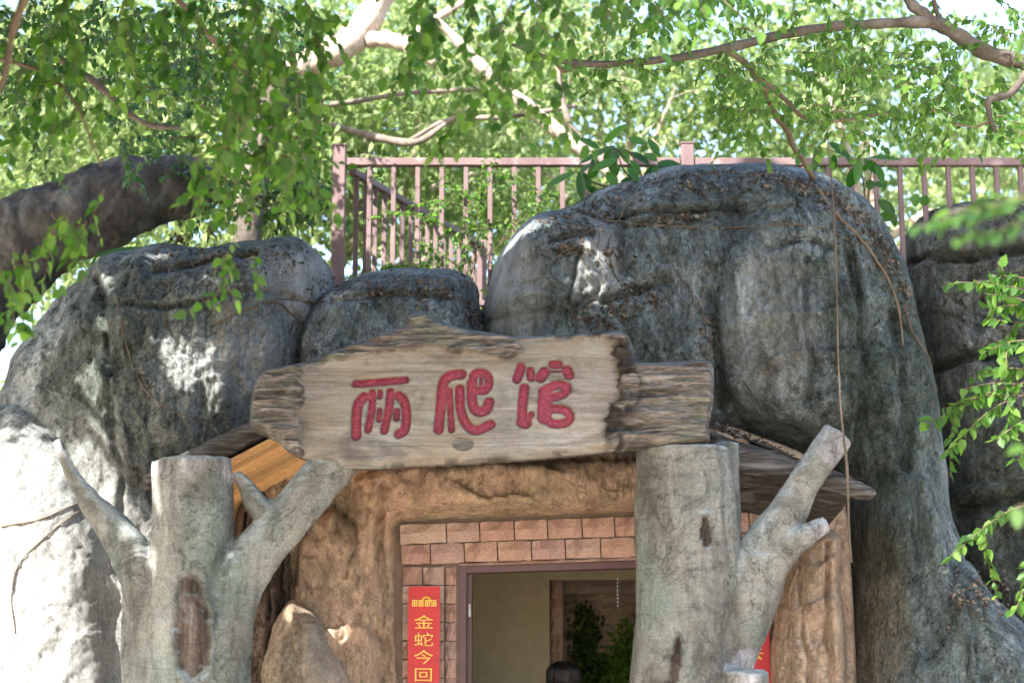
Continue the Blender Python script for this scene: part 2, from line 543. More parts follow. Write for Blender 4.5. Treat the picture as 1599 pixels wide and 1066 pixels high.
def leaf_mat(name, dark, mid, bright, trans, tfac=.45, gloss=.48):
    m = bpy.data.materials.new(name); m.use_nodes = True
    t = m.node_tree; n = t.nodes; n.clear()
    out = n.new('ShaderNodeOutputMaterial')
    at = n.new('ShaderNodeAttribute'); at.attribute_name = 'rnd'
    rp = n.new('ShaderNodeValToRGB'); e = rp.color_ramp.elements
    e.new(.5)
    for i, (p, c) in enumerate(((0, dark), (.6, mid), (1, bright))):
        e[i].position = p; e[i].color = (*c, 1)
    t.links.new(at.outputs['Fac'], rp.inputs[0])
    d = n.new('ShaderNodeBsdfPrincipled'); d.inputs['Roughness'].default_value = gloss
    d.inputs['Specular IOR Level'].default_value = .32
    t.links.new(rp.outputs[0], d.inputs['Base Color'])
    tr = n.new('ShaderNodeBsdfTranslucent')
    mx = n.new('ShaderNodeMix'); mx.data_type = 'RGBA'; mx.blend_type = 'MULTIPLY'; mx.inputs[0].default_value = 1
    t.links.new(rp.outputs[0], mx.inputs[6]); mx.inputs[7].default_value = (*trans, 1)
    t.links.new(mx.outputs[2], tr.inputs[0])
    ms = n.new('ShaderNodeMixShader'); ms.inputs[0].default_value = tfac
    t.links.new(d.outputs[0], ms.inputs[1]); t.links.new(tr.outputs[0], ms.inputs[2])
    t.links.new(ms.outputs[0], out.inputs[0])
    return m
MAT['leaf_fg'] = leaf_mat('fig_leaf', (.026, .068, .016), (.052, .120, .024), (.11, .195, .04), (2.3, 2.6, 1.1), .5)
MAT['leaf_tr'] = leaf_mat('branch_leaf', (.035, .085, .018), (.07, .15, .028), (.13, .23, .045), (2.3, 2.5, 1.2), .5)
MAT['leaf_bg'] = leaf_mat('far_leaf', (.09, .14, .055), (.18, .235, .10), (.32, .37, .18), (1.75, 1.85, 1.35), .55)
MAT['leaf_dim'] = leaf_mat('shaded_near_leaf', (.02, .05, .012), (.035, .085, .016), (.06, .12, .022), (1.8, 2.0, 1.0), .4)  # darkened leaf colours stand in for shade on the near twig
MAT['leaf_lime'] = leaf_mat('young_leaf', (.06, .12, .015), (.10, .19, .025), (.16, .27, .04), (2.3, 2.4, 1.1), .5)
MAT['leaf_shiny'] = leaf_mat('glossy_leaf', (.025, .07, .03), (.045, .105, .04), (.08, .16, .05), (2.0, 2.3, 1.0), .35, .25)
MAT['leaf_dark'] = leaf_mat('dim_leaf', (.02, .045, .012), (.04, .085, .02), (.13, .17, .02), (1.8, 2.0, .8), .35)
MAT['litter'] = leaf_mat('dry_leaf', (.03, .022, .016), (.085, .062, .045), (.25, .21, .165), (1, .9, .7), .15, .85)

def blade_mat():
    m = leaf_mat('strap_leaf', (.016, .06, .009), (.03, .095, .013), (.06, .16, .02), (2.2, 2.6, .9), .4, .35)
    return m
MAT['blade'] = blade_mat()

# ------------------------------------------------------------------ leaves
LT = np.array([(0, 0, 0), (.25, .29, .06), (.62, .25, .03), (1, 0, -.12), (.62, -.25, .03), (.25, -.29, .06)])
def leaves(name, pos, dirs, nors, L, mat, parent=None, width=1.0, rnd=None, diamond=False):
    pos, dirs, nors = (np.asarray(a, float) for a in (pos, dirs, nors))
    L = np.broadcast_to(np.asarray(L, float), (len(pos),))
    d = dirs / (np.linalg.norm(dirs, axis=1)[:, None] + 1e-9)
    s = np.cross(nors, d); s /= (np.linalg.norm(s, axis=1)[:, None] + 1e-9)
    n = np.cross(d, s)
    if diamond:
        T = np.array([(0, 0, 0), (.45, .27, .05), (1, 0, -.08), (.45, -.27, .05)]); k = 4
        fc = np.array([(0, 1, 2), (0, 2, 3)])
    else:
        T = LT; k = 6
        fc = np.array([(0, 1, 2, 3), (0, 3, 4, 5)])
    m_ = len(pos)
    fold = RNG.uniform(.3, 2.6, m_)[:, None]; curl = RNG.uniform(-.38, .10, m_)[:, None]; wv = RNG.uniform(.78, 1.2, m_)[:, None]
    a_ = T[None, :, 0] - .10 * np.abs(curl) * T[None, :, 0] ** 2
    b_ = T[None, :, 1] * width * wv
    c_ = np.abs(T[None, :, 1]) * .2 * fold + curl * T[None, :, 0] ** 2
    V = pos[:, None] + L[:, None, None] * (a_[..., None] * d[:, None] + b_[..., None] * s[:, None] + c_[..., None] * n[:, None])
    Fc = (np.arange(len(pos))[:, None, None] * k + fc[None]).reshape(-1, fc.shape[1])
    if rnd is None: rnd = RNG.random(len(pos))
    me = raw_mesh(name, V.reshape(-1, 3), Fc, {'rnd': np.repeat(rnd, k)})
    return mesh_obj(name, me, mat, parent, smooth=False)

def unit(n):
    v = RNG.normal(size=(n, 3)); return v / np.linalg.norm(v, axis=1)[:, None]

class Sprays:
    """twigs with alternate leaves; collects twig tubes and leaf frames"""
    def __init__(s): s.g = Geo(); s.p, s.d, s.n, s.l = [], [], [], []
    def twig(s, a, b, sag=.1, leaf=.07, gap=.035, r=.004, side=0, start=.1, hang=.7):
        a, b = Vector(a), Vector(b)
        ln = (b - a).length
        mid = (a + b) / 2 + Vector((random.uniform(-.08, .08), random.uniform(-.08, .08), 0)) * ln + Vector((0, 0, sag * ln))
        pts = catmull([a, mid, b], 5)
        s.g.tube(pts, list(np.linspace(r, r * .35, len(pts))), 4, False)
        n = max(2, int(ln / gap))
        for k in range(n):
            t = start + (1 - start) * (k + random.random() * .6) / n
            q = t * (len(pts) - 1); i = min(int(q), len(pts) - 2); f = q - i
            p = Vector(pts[i] * (1 - f) + pts[i + 1] * f)
            tg = Vector(pts[i + 1] - pts[i]).normalized()
            sd = Vector((random.gauss(0, 1), random.gauss(0, 1), random.gauss(0, .5)))
            sd = (sd - tg * sd.dot(tg)).normalized()
            d = tg * .35 + sd * .75 + Vector((0, 0, -hang))
            nn = Vector((random.gauss(0, .6), random.gauss(-.35, .6), random.gauss(.6, .4)))
            s.p.append(p); s.d.append(d); s.n.append(nn); s.l.append(leaf * random.uniform(.65, 1.2))
        if side:
            for k in range(side):
                i = random.randint(1, len(pts) - 2)
                p = Vector(pts[i]); tg = Vector(pts[i + 1] - pts[i]).normalized()
                e = p + (tg * .5 + Vector((random.gauss(0, .6), random.gauss(0, .5), random.gauss(-.25, .4)))) * ln * random.uniform(.3, .55)
                s.twig(p, e, .06, leaf, gap, r * .6, 0, .1, hang)
    def build(s, parent, lm, tm, width=1.0):
        tag(s.g.build('twigs', tm, parent), kind='stuff')
        return leaves('foliage', [tuple(v) for v in s.p], [tuple(v) for v in s.d], [tuple(v) for v in s.n], s.l, lm, parent, width)

# ------------------------------------------------------------------ rocks
def seg_dist(X, Z, poly, closed=True):
    """signed distance (inside positive) and nearest point on a polygon"""
    n = len(poly)
    best = np.full(X.shape, 1e9); bx = np.zeros_like(X); bz = np.zeros_like(X)
    ins = np.zeros(X.shape, bool)
    for i in range(n if closed else n - 1):
        a = poly[i]; b = poly[(i + 1) % n]
        dx, dz = b[0] - a[0], b[1] - a[1]
        t = np.clip(((X - a[0]) * dx + (Z - a[1]) * dz) / (dx * dx + dz * dz + 1e-12), 0, 1)
        qx, qz = a[0] + t * dx, a[1] + t * dz
        d = np.hypot(X - qx, Z - qz)
        k = d < best
        best = np.where(k, d, best); bx = np.where(k, qx, bx); bz = np.where(k, qz, bz)
        if closed:
            c = ((a[1] > Z) != (b[1] > Z))
            with np.errstate(divide='ignore', invalid='ignore'):
                xi = (b[0] - a[0]) * (Z - a[1]) / (b[1] - a[1]) + a[0]
            ins ^= c & (X < xi)
    return np.where(ins, best, -best) if closed else best, bx, bz

def poly_world(pxs, Y, jitter=.02, n=6, seed=0):
    p = [(lambda v: (v.x, v.z))(P(a, b, Y)) for a, b in pxs]
    q = catmull(p + [p[0]], n)[:-1]
    if jitter:
        w = np.c_[q * 3.1, np.full(len(q), seed * 3.7 + .5)]
        q = q + np.c_[fbm(w, 3), fbm(w + 50, 3)] * jitter * 2
    q[:, 1] = np.maximum(q[:, 1], -.05)
    return q

ROCKS = []
def relief(outline, step, yfun):
    """closed relief body over an outline in the (x,z) plane; yfun(X,Z,d) gives front y and back y"""
    x0, z0 = outline.min(0) - step * 2; x1, z1 = outline.max(0) + step * 2
    xs = np.arange(x0, x1, step); zs = np.arange(z0, z1, step)
    X, Z = np.meshgrid(xs, zs)
    d, bx, bz = seg_dist(X, Z, outline)
    keep_v = d > 0
    cell = keep_v[:-1, :-1] | keep_v[1:, :-1] | keep_v[:-1, 1:] | keep_v[1:, 1:]
    out = ~keep_v
    X = np.where(out, bx, X); Z = np.where(out, bz, Z); d = np.where(out, 0, d)
    idx = np.arange(X.size).reshape(X.shape)
    q = np.stack([idx[:-1, :-1], idx[:-1, 1:], idx[1:, 1:], idx[1:, :-1]], -1)[cell]
    used = np.unique(q); mp = np.full(X.size, -1); mp[used] = np.arange(len(used))
    q = mp[q]
    Xf, Zf, df = X.ravel()[used], Z.ravel()[used], d.ravel()[used]
    yf, yb = yfun(Xf, Zf, df)
    n = len(used)
    Vf = np.c_[Xf, yf, Zf]; Vb = np.c_[Xf, yb, Zf]
    # rim vertices are shared
    rim = df <= 0
    mb = np.where(rim, np.arange(n), -1); nb = (~rim).sum(); mb[~rim] = n + np.arange(nb)
    V = np.vstack([Vf, Vb[~rim]])
    Fq = np.vstack([q, mb[q][:, ::-1]])
    return V, Fq, Xf, Zf, df, n

def boulder(name, label, pxs, Y, T, Rr, mat, seed, slope=.0, lobes=(), cracks=(), step=.0145, amp=.10, back=.35, parent=None, ledge=.05, jit=.02, tint=(), calm=()):
    ol = poly_world(pxs, Y, jit, 6, seed)
    ztop = ol[:, 1].max()
    def yf(X, Z, d):
        u = np.clip(d / Rr, 0, 1)
        prof = np.sqrt(np.maximum(0, 1 - (1 - u) ** 2))
        t = prof * (T + slope * (ztop - Z))
        for lp, lt, lr in lobes:
            lo = poly_world(lp, Y, jit, 6, seed + 3)
            dl, _, _ = seg_dist(X, Z, lo)
            v = np.clip(dl / lr, 0, 1)
            t = t + lt * np.sqrt(np.maximum(0, 1 - (1 - v) ** 2))
        fade = smooth(0, min(.25, Rr * 1.2), d)
        cxp, cyp, _ = to_px(np.c_[X, np.full_like(X, Y - T), Z])
        for (x_, y_, rx, ry, k_) in calm:
            fade = fade * (1 - k_ * smooth(1.2, .7, np.hypot((cxp - x_) / rx, (cyp - y_) / ry)))
        W = np.c_[X, np.full_like(X, seed * 5.1), Z]
        t = t + fade * amp * (1.3 * fbm(W * (1.1, 1, .8), 3) + .55 * (fbm(W * (2.4, 1, 1.1) + 9, 4, .55, True) - .6))
        t = t + fade * .06 * fbm(W * (6, 1, 3.5) + 31, 4, .6)
        t = t + fade * .016 * (fbm(W * (11, 1, 6) + 91, 4, .65, True) - .7)
        t = t + fade * .035 * (fbm(W * (4.2, 1, 1.6) + 61, 4, .6, True) - .7)
        for sc_, am_, sd_ in ((1.5, .10, 3), (3.4, .045, 8)):
            wx = X * sc_ + .35 * fbm(W * 2.2 + sd_, 3); wz = Z * sc_ * .62 + .35 * fbm(W * 2.2 + sd_ + 20, 3)
            ix, iz = np.floor(wx).astype(int), np.floor(wz).astype(int)
            f1 = np.full(X.shape, 9.0)
            for ax in (-1, 0, 1):
                for az in (-1, 0, 1):
                    hx, hz = (ix + ax) & 255, (iz + az) & 255
                    j1 = _perm[_perm[hx + seed] + hz] / 255.; j2 = _perm[_perm[hx + 77] + hz + seed] / 255.; j3 = _perm[_perm[hx + 31] + hz + 5] / 255.
                    f1 = np.minimum(f1, (wx - ix - ax - j1) ** 2 + (wz - iz - az - j2) ** 2 + .35 * j3)
            t = t - fade * am_ * (amp / .10) * (f1 - .35)
        # chipped flat facets
        fz = fbm(W * (1.7, 1, 1.3) + 13, 2)
        t = t + fade * amp * .5 * (np.round(fz * 5) / 5 - fz) * 2.2
        # broken ledges: terraces along a tilted height field
        h = Z * 2.0 + fbm(W * .8 + 77, 3) * 1.6
        t = t + fade * ledge * (smooth(.55, 1, h - np.floor(h)) - .5) * smooth(-.1, .3, fbm(W * 1.3 + 5, 2))
        for cp, cw, cd in cracks:
            cw_ = [(lambda v: (v.x, v.z))(P(a, b, Y - T * .8)) for a, b in cp]
            cw_ = catmull(cw_, 6)
            wob = .03 * fbm(W * 5 + 3, 3)
            dist, _, _ = seg_dist(X + wob, Z + wob, cw_, False)
            t = t - 1.5 * cd * np.exp(-(dist / (cw * .8)) ** 2)
        return Y - t, Y + prof * back
    V, Fq, *_ = relief(ol, step, yf)
    px_, py_, _ = to_px(V)
    at = {'moss_shade': np.zeros(len(V)), 'warm': np.zeros(len(V)), 'pale': np.zeros(len(V))}
    for (k_, x_, y_, rx, ry, st_) in tint:
        at[k_] = np.maximum(at[k_], st_ * smooth(1.25, .55, np.hypot((px_ - x_) / rx, (py_ - y_) / ry) + .25 * fbm(V * 2.5, 3)))
    me = raw_mesh(name, V, Fq, at)
    o = mesh_obj(name, me, mat, parent)
    if label: tag(o, label, 'rock')
    ROCKS.append(o)
    return o

# ================================================================== SETTING
me = raw_mesh('ground', [(-300, -300, 0), (300, -300, 0), (300, 300, 0), (-300, 300, 0)], [(0, 1, 2, 3)])
tag(mesh_obj('ground', me, MAT['ground'], smooth=False), kind='structure')

xs = np.arange(-24, 24.1, .5); ys = np.arange(3.4, 46, .25)
X, Yg = np.meshgrid(xs, ys)
H = 4.22 * smooth(3.5, 3.95, Yg) * smooth(-5.2, -2.9, X) + smooth(7, 40, Yg) * 5.0
H = H + .12 * fbm(np.c_[X.ravel(), Yg.ravel(), 0 * X.ravel()] * .7, 3).reshape(X.shape) * smooth(2, 4, Yg) - .06
idx = np.arange(X.size).reshape(X.shape)
q = np.stack([idx[:-1, :-1], idx[:-1, 1:], idx[1:, 1:], idx[1:, :-1]], -1).reshape(-1, 4)
me = raw_mesh('hillside', np.c_[X.ravel(), Yg.ravel(), H.ravel()], q)
tag(mesh_obj('hillside', me, MAT['hill']), kind='structure')
tag(Geo().box((.15, 2.55, 3.6), (5.1, 2.7, 1.14)).build('terrace', MAT['hill'], None, False), kind='structure')
tag(Geo().box((5.85, 2.95, 3.58), (6.3, 1.9, 1.14)).build('terrace', MAT['hill'], None, False), kind='structure')

# ------------------------------------------------------------------ rocks of the grotto
boulder('boulder', 'broad grey rock at the far left, dappled with sun, behind the left tree post',
        [(-170, 1400), (-150, 900), (-60, 740), (0, 640), (45, 545), (90, 482), (150, 420), (190, 400), (260, 386), (330, 392), (400, 380), (465, 374), (500, 398),
         (522, 440), (525, 500), (500, 600), (455, 690), (400, 770), (350, 850), (330, 1400)],
        .75, .85, .9, MAT['rock_pale'], 1, .16,
        lobes=[([(190, 560), (250, 430), (380, 420), (450, 470), (470, 600), (420, 720), (250, 780)], .16, .5),
               ([(-60, 760), (60, 660), (180, 760), (230, 960), (220, 1300), (-80, 1300)], .30, .6)],
        calm=[(50, 930, 230, 330, .55)], tint=[('pale', 50, 960, 180, 290, .8), ('moss_shade', 170, 560, 90, 150, .55), ('moss_shade', 330, 470, 130, 60, .45), ('moss_shade', 250, 690, 60, 90, .4), ('pale', 470, 440, 60, 50, .5), ('pale', 380, 560, 70, 80, .35)],  # large pale ellipse paints sunlight into the rock at lower left
        cracks=[([(150, 430), (185, 520), (200, 640), (210, 760), (215, 900)], .03, .04), ([(180, 480), (250, 500), (330, 490), (420, 470), (500, 470)], .025, .05),
                ([(250, 430), (330, 415), (400, 400)], .05, .08)])
boulder('boulder', 'small low blue-grey rock directly below the left corner of the railing',
        [(455, 720), (462, 560), (470, 505), (500, 468), (560, 437), (620, 425), (700, 426), (738, 440), (752, 490), (760, 720)],
        .75, .6, .35, MAT['rock_blue'], 2, .25, amp=.06, cracks=[([(520, 480), (620, 470), (730, 480)], .03, .04)])
dome = boulder('boulder', 'huge domed grey rock above the sign, littered with roots and dead leaves',
        [(735, 730), (742, 600), (750, 490), (765, 425), (790, 382), (830, 345), (895, 322), (960, 292), (1040, 268), (1100, 261), (1180, 261), (1250, 274), (1320, 304),
         (1362, 345), (1395, 400), (1415, 450), (1440, 560), (1462, 700), (1475, 820), (1500, 900), (1555, 960), (1600, 1030), (1640, 1400), (1292, 1400), (1292, 900), (1280, 760), (1150, 705), (900, 730)],
        .85, .75, .75, MAT['rock'], 3, .20,
        lobes=[([(1105, 640), (1095, 520), (1112, 430), (1160, 375), (1220, 358), (1275, 375), (1303, 440), (1308, 560), (1300, 680), (1200, 720)], .20, .30),
               ([(760, 520), (770, 430), (810, 370), (900, 350), (960, 420), (900, 520)], .14, .35),
               ([(960, 400), (1000, 310), (1140, 280), (1290, 300), (1360, 380), (1250, 370), (1110, 390)], .13, .25),
               ([(1430, 1400), (1410, 1000), (1425, 900), (1470, 890), (1540, 960), (1600, 1060), (1630, 1400)], .3, .3),
               ([(1300, 1400), (1290, 1000), (1300, 820), (1370, 760), (1420, 860), (1430, 1400)], .18, .25)],
        tint=[('moss_shade', 1390, 640, 90, 330, .75), ('moss_shade', 1340, 430, 70, 110, .6), ('moss_shade', 1000, 360, 130, 60, .45), ('moss_shade', 1150, 320, 170, 50, .45), ('moss_shade', 1010, 530, 80, 60, .55), ('pale', 800, 450, 60, 90, .6), ('pale', 930, 420, 40, 70, .45),  # right flank darkened with moss colour and painted shade
              ('pale', 1200, 520, 80, 130, .30), ('warm', 1360, 950, 60, 170, .8), ('moss_shade', 1480, 1000, 70, 120, .5)],
        cracks=[([(1098, 480), (1108, 560), (1118, 640)], .035, .08), ([(860, 395), (920, 385)], .03, .06), ([(940, 490), (1000, 470), (1030, 460)], .045, .10),
                ([(880, 320), (940, 350), (990, 345), (1050, 350), (1150, 345)], .025, .06), ([(1180, 420), (1240, 405), (1290, 420)], .02, .04),
                ([(1240, 430), (1235, 540), (1245, 640)], .025, .06), ([(1310, 420), (1325, 600), (1330, 800), (1320, 1000)], .04, .07),
                ([(1380, 500), (1395, 700), (1400, 880)], .04, .07), ([(900, 420), (885, 480), (880, 510)], .02, .05)])
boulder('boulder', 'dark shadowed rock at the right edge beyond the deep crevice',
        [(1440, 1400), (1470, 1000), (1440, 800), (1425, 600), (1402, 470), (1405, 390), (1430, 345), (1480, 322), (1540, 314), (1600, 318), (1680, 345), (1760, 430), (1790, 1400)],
        1.5, .55, .55, MAT['rock_dark'], 4, .12, ledge=.16, amp=.14, tint=[('moss_shade', 1520, 900, 260, 300, .6)],  # tint darkens this rock for its deep shade
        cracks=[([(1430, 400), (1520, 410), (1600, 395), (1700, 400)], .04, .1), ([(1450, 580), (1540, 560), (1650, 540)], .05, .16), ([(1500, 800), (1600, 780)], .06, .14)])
boulder('boulder', 'darkened recess rock added deep in the crevice at right',
        [(1370, 1400), (1370, 700), (1375, 480), (1400, 400), (1450, 380), (1520, 420), (1540, 700), (1540, 1400)], 2.0, .3, .3, MAT['rock_dark'], 14, .05, tint=[('moss_shade', 1450, 800, 300, 600, 1)])  # full dark tint paints the crevice shade
ent = boulder('entrance_wall', None,
        [(385, 1400), (385, 900), (390, 800), (430, 735), (520, 690), (740, 640), (1000, 640), (1180, 680), (1290, 740), (1325, 860), (1330, 1400),
         (1207, 1400), (1207, 1000), (1205, 835), (1200, 800), (1160, 797), (900, 806), (660, 816), (624, 820), (621, 860), (621, 1000), (621, 1400)],
        .12, .17, .07, MAT['rock_tan'], 5, .04, amp=.07, step=.016, jit=.004, tint=[('moss_shade', 500, 790, 70, 60, .5), ('moss_shade', 830, 715, 300, 22, .5), ('moss_shade', 480, 900, 40, 160, .4)],
        lobes=[([(560, 755), (620, 735), (800, 728), (990, 725), (1150, 730), (1160, 775), (990, 790), (700, 800), (570, 800)], .10, .10),
               ([(470, 1400), (470, 900), (520, 800), (560, 860), (590, 1000), (600, 1400)], .14, .2)],
        cracks=[([(600, 760), (595, 860), (605, 960), (598, 1066)], .03, .06), ([(520, 790), (560, 830), (545, 900)], .02, .04), ([(560, 960), (600, 1000), (612, 1066)], .03, .05)])
tag(ent, 'tan plastered rock wall framing the doorway under the roof', 'wall')
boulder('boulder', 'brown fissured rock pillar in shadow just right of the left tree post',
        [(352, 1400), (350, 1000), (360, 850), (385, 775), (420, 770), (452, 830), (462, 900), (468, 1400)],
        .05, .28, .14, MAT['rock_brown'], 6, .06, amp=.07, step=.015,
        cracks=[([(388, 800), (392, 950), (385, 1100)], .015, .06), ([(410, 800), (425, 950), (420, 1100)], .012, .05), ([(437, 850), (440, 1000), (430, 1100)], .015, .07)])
boulder('boulder', 'low pale rock wedge at the bottom with a painted sunlit edge, left of the doorway',
        [(405, 1400), (410, 1080), (422, 1000), (438, 960), (456, 935), (476, 945), (500, 965), (518, 1010), (545, 1066), (575, 1180), (590, 1400)],
        -.35, .12, .10, MAT['rock_tan'], 7, .02, amp=.04, step=.015, tint=[('pale', 515, 1040, 40, 120, .4), ('moss_shade', 450, 1000, 70, 200, .55)])  # pale tint paints the sunlit right edge, dark tint greys the rest
boulder('boulder', 'tan rock buttress beside the right banner, below the forked branch',
        [(1192, 1400), (1196, 1010), (1207, 930), (1232, 868), (1262, 836), (1290, 826), (1308, 850), (1312, 960), (1318, 1060), (1325, 1400)],
        .05, .42, .16, MAT['rock_tan'], 8, .06, amp=.08, step=.015,
        cracks=[([(1252, 850), (1248, 960), (1258, 1060)], .02, .06), ([(1225, 900), (1232, 990), (1222, 1066)], .015, .04), ([(1290, 850), (1286, 960), (1290, 1066)], .02, .07)])

dg = bpy.context.evaluated_depsgraph_get()
bvhs = [BVHTree.FromObject(o, dg) for o in ROCKS]
CAMP = Vector((0, CAMY, CAMZ))
def hit(px, py, default=None):
    d = ray(px, py).normalized(); best = None
    for b in bvhs:
        h = b.ray_cast(CAMP, d)
        if h[0] is not None and (best is None or h[3] < best[3]): best = h
    if best is None: return (default, Vector((0, -1, 0))) if default is not None else None
    return best[0], best[1]
#PART2
# ================================================================== SIGN
BY = -1.66
S1 = lambda x, y: (530 + x * .23765, 550 + y * .23765)
CHARS = [
 [([(105, 203), (270, 190), (432, 178)], 24), ([(160, 288), (122, 335), (108, 420), (108, 540)], 31), ([(215, 262), (210, 370), (186, 502)], 24),
  ([(332, 256), (322, 370), (293, 508)], 26), ([(388, 278), (422, 312), (438, 400), (428, 500), (388, 532)], 29), ([(262, 378), (257, 440)], 19),
  ([(375, 382), (373, 430)], 21), ([(266, 258), (263, 288)], 18)],
 [([(800, 138), (725, 150), (678, 205), (665, 350), (650, 500)], 31), ([(722, 246), (728, 380), (736, 505)], 21),
  ([(790, 236), (795, 370), (835, 470), (900, 508), (992, 470)], 29), ([(872, 220), (882, 145), (925, 126), (972, 146), (982, 200), (955, 246), (892, 246)], 26),
  ([(931, 150), (930, 225)], 12), ([(868, 200), (872, 330), (905, 382), (960, 374), (984, 322)], 31)],
 [([(1193, 92), (1166, 172)], 28), ([(1252, 116), (1260, 165)], 25), ([(1215, 230), (1202, 350), (1200, 450)], 30), ([(1208, 458), (1262, 402)], 19), ([(1205, 452), (1222, 455)], 38),
  ([(1348, 124), (1322, 162)], 32), ([(1400, 76), (1440, 76)], 27), ([(1496, 112), (1508, 144)], 31), ([(1360, 122), (1490, 122)], 8),
  ([(1352, 262), (1346, 420)], 42), ([(1360, 238), (1430, 208), (1488, 216), (1496, 248), (1440, 284), (1370, 292)], 27),
  ([(1372, 366), (1470, 372), (1516, 410), (1490, 456), (1405, 464), (1356, 430)], 28)]]
def stroke_sdf(X, Z, strokes):
    best = np.full(X.shape, 1e9)
    for pts, r in strokes:
        w = catmull([(lambda v: (v.x, v.z))(P(*S1(a, b), BY)) for a, b in pts], 5)
        d, _, _ = seg_dist(X, Z, w, False)
        best = np.minimum(best, d - r * 1.22 * .23765 * mpp(BY))
    return best
board = empty('sign_board', (P(760, 640, BY).x, BY + .12, P(760, 720, BY).z),
              'long weathered plank sign over the doorway with three carved red characters', 'sign')
outl = [(393, 602), (412, 576), (455, 567), (485, 561), (520, 546), (560, 531), (600, 515), (628, 506), (642, 488), (660, 485), (700, 504), (730, 512), (760, 515), (810, 522), (880, 520), (930, 515),
        (965, 513), (985, 527), (996, 560), (1012, 565), (1060, 562), (1110, 562), (1117, 600), (1110, 660), (1098, 695), (985, 699), (850, 712), (700, 722), (590, 728), (530, 728), (475, 715), (448, 703), (425, 682), (392, 667), (389, 640)]
facep = [(470, 600), (489, 573), (537, 560), (603, 553), (684, 545), (730, 555), (770, 562), (808, 560), (818, 533), (880, 531), (941, 531), (962, 560), (966, 617), (946, 648), (944, 690), (940, 712), (850, 722), (700, 732), (560, 740), (480, 735), (474, 680)]
ol = poly_world(outl, BY, .006, 5, 11)
fo = poly_world(facep, BY, .012, 5, 12)
def board_y(X, Z, d):
    W = np.c_[X, 0 * X, Z]
    df, _, _ = seg_dist(X + .05 * fbm(W * (7, 1, 14), 4, .6), Z + .035 * fbm(W * (6, 1, 12) + 4, 4, .6), fo)
    k = smooth(.004, -.022, df)                       # bark mask
    t = .045 * smooth(0, .05, d) ** .6
    ridge = fbm(W * (2.2, 1, 16) + 3, 4, .6, True)
    t = t + k * smooth(0, .04, d) * (.028 + .055 * (ridge - .5) + .035 * fbm(W * (5, 1, 9) + 40, 3))
    t = t + (1 - k) * (.006 * fbm(W * (1.2, 1, 9), 4, .55) + .004 * fbm(W * (.7, 1, 30) + 8, 2))
    kx, kz = P(723, 692, BY).x, P(723, 692, BY).z     # a knot
    kd = np.hypot((X - kx) / .060, (Z - kz) / .040)
    t = t - .012 * smooth(1.15, .9, kd) + .008 * np.exp(-((kd - 1.2) / .15) ** 2)
    sd = np.minimum.reduce([stroke_sdf(X, Z, c) for c in CHARS])
    t = t - .046 * smooth(.0005, -.006, sd)
    xx = to_px(np.c_[X, np.full_like(X, BY), Z])[0]
    ch = np.exp(-((df + .018) / .028) ** 2) * smooth(880, 950, xx) * smooth(-.05, .25, fbm(W * (6, 1, 5) + 2, 4))
    ch = np.maximum(ch, .75 * np.exp(-((df + .01) / .012) ** 2) * smooth(.0, .3, fbm(W * 5 + 21, 3)))
    ch = np.maximum(ch, .7 * smooth(.05, .0, d) * smooth(.0, .3, fbm(W * 7 + 5, 3)))
    ch = np.maximum(ch, k * .85 * smooth(.30, .02, ridge))
    ch = np.maximum(ch, .95 * smooth(.006, -.008, df) * smooth(-.15, -.08, df) * smooth(900, 935, xx) * smooth(-.22, .0, fbm(W * (6, 1, 5) + 2, 4)))
    board_y.c = ch
    t = t - .010 * ch
    board_y.k = np.maximum(k, smooth(1.1, .95, kd) * .9)
    return BY - t + .045, BY + .21 + 0 * X
V, Fq, Xf, Zf, df, n = relief(ol, .0055, board_y)
kk = np.zeros(len(V)); kk[:n] = board_y.k; kk[n:] = 1
cc = np.zeros(len(V)); cc[:n] = board_y.c
me = raw_mesh('plank', V, Fq, {'bark': kk, 'char': cc})
mesh_obj('plank', me, MAT['board'], board)
for ci, strokes in enumerate(CHARS):
    w = np.array([[P(*S1(a, b), BY)[i] for i in (0, 2)] for pts, r in strokes for a, b in pts])
    lo, hi = w.min(0) - .07, w.max(0) + .07
    X, Z = np.meshgrid(np.arange(lo[0], hi[0], .006), np.arange(lo[1], hi[1], .006))
    sd = stroke_sdf(X, Z, strokes)
    y = BY + .034 - .004 * smooth(-.004, -.028, sd) + .003 * fbm(np.c_[X.ravel() * 30, 0 * X.ravel(), Z.ravel() * 30], 3).reshape(X.shape)
    idx = np.arange(X.size).reshape(X.shape)
    inn = sd < -.0028
    cell = inn[:-1, :-1] | inn[1:, :-1] | inn[:-1, 1:] | inn[1:, 1:]
    q = np.stack([idx[:-1, :-1], idx[:-1, 1:], idx[1:, 1:], idx[1:, :-1]], -1)[cell]
    us = np.unique(q); mp = np.zeros(X.size, int); mp[us] = np.arange(len(us))
    me = raw_mesh('carved_character', np.c_[X.ravel(), y.ravel(), Z.ravel()][us], mp[q])
    tag(mesh_obj('carved_character', me, MAT['red_paint'], board), ['red carved character at the left end', 'red carved character in the middle', 'red carved character at the right end'][ci])

# ================================================================== TREE-SHAPED POSTS
def px_tube(g, pts, Y0, seg=18, n=4):
    """pts: (px, py, radius px[, dY])"""
    w = []
    for p in pts:
        Y = Y0 + (p[3] if len(p) > 3 else 0)
        v = P(p[0], p[1], Y); w.append((v.x, v.y, v.z, p[2] * mpp(Y)))
    c = catmull(w, n)
    g.tube([tuple(r[:3]) for r in c], list(c[:, 3]), seg)

def fluted(co, axis_px, Y0, amt, seed):
    return co

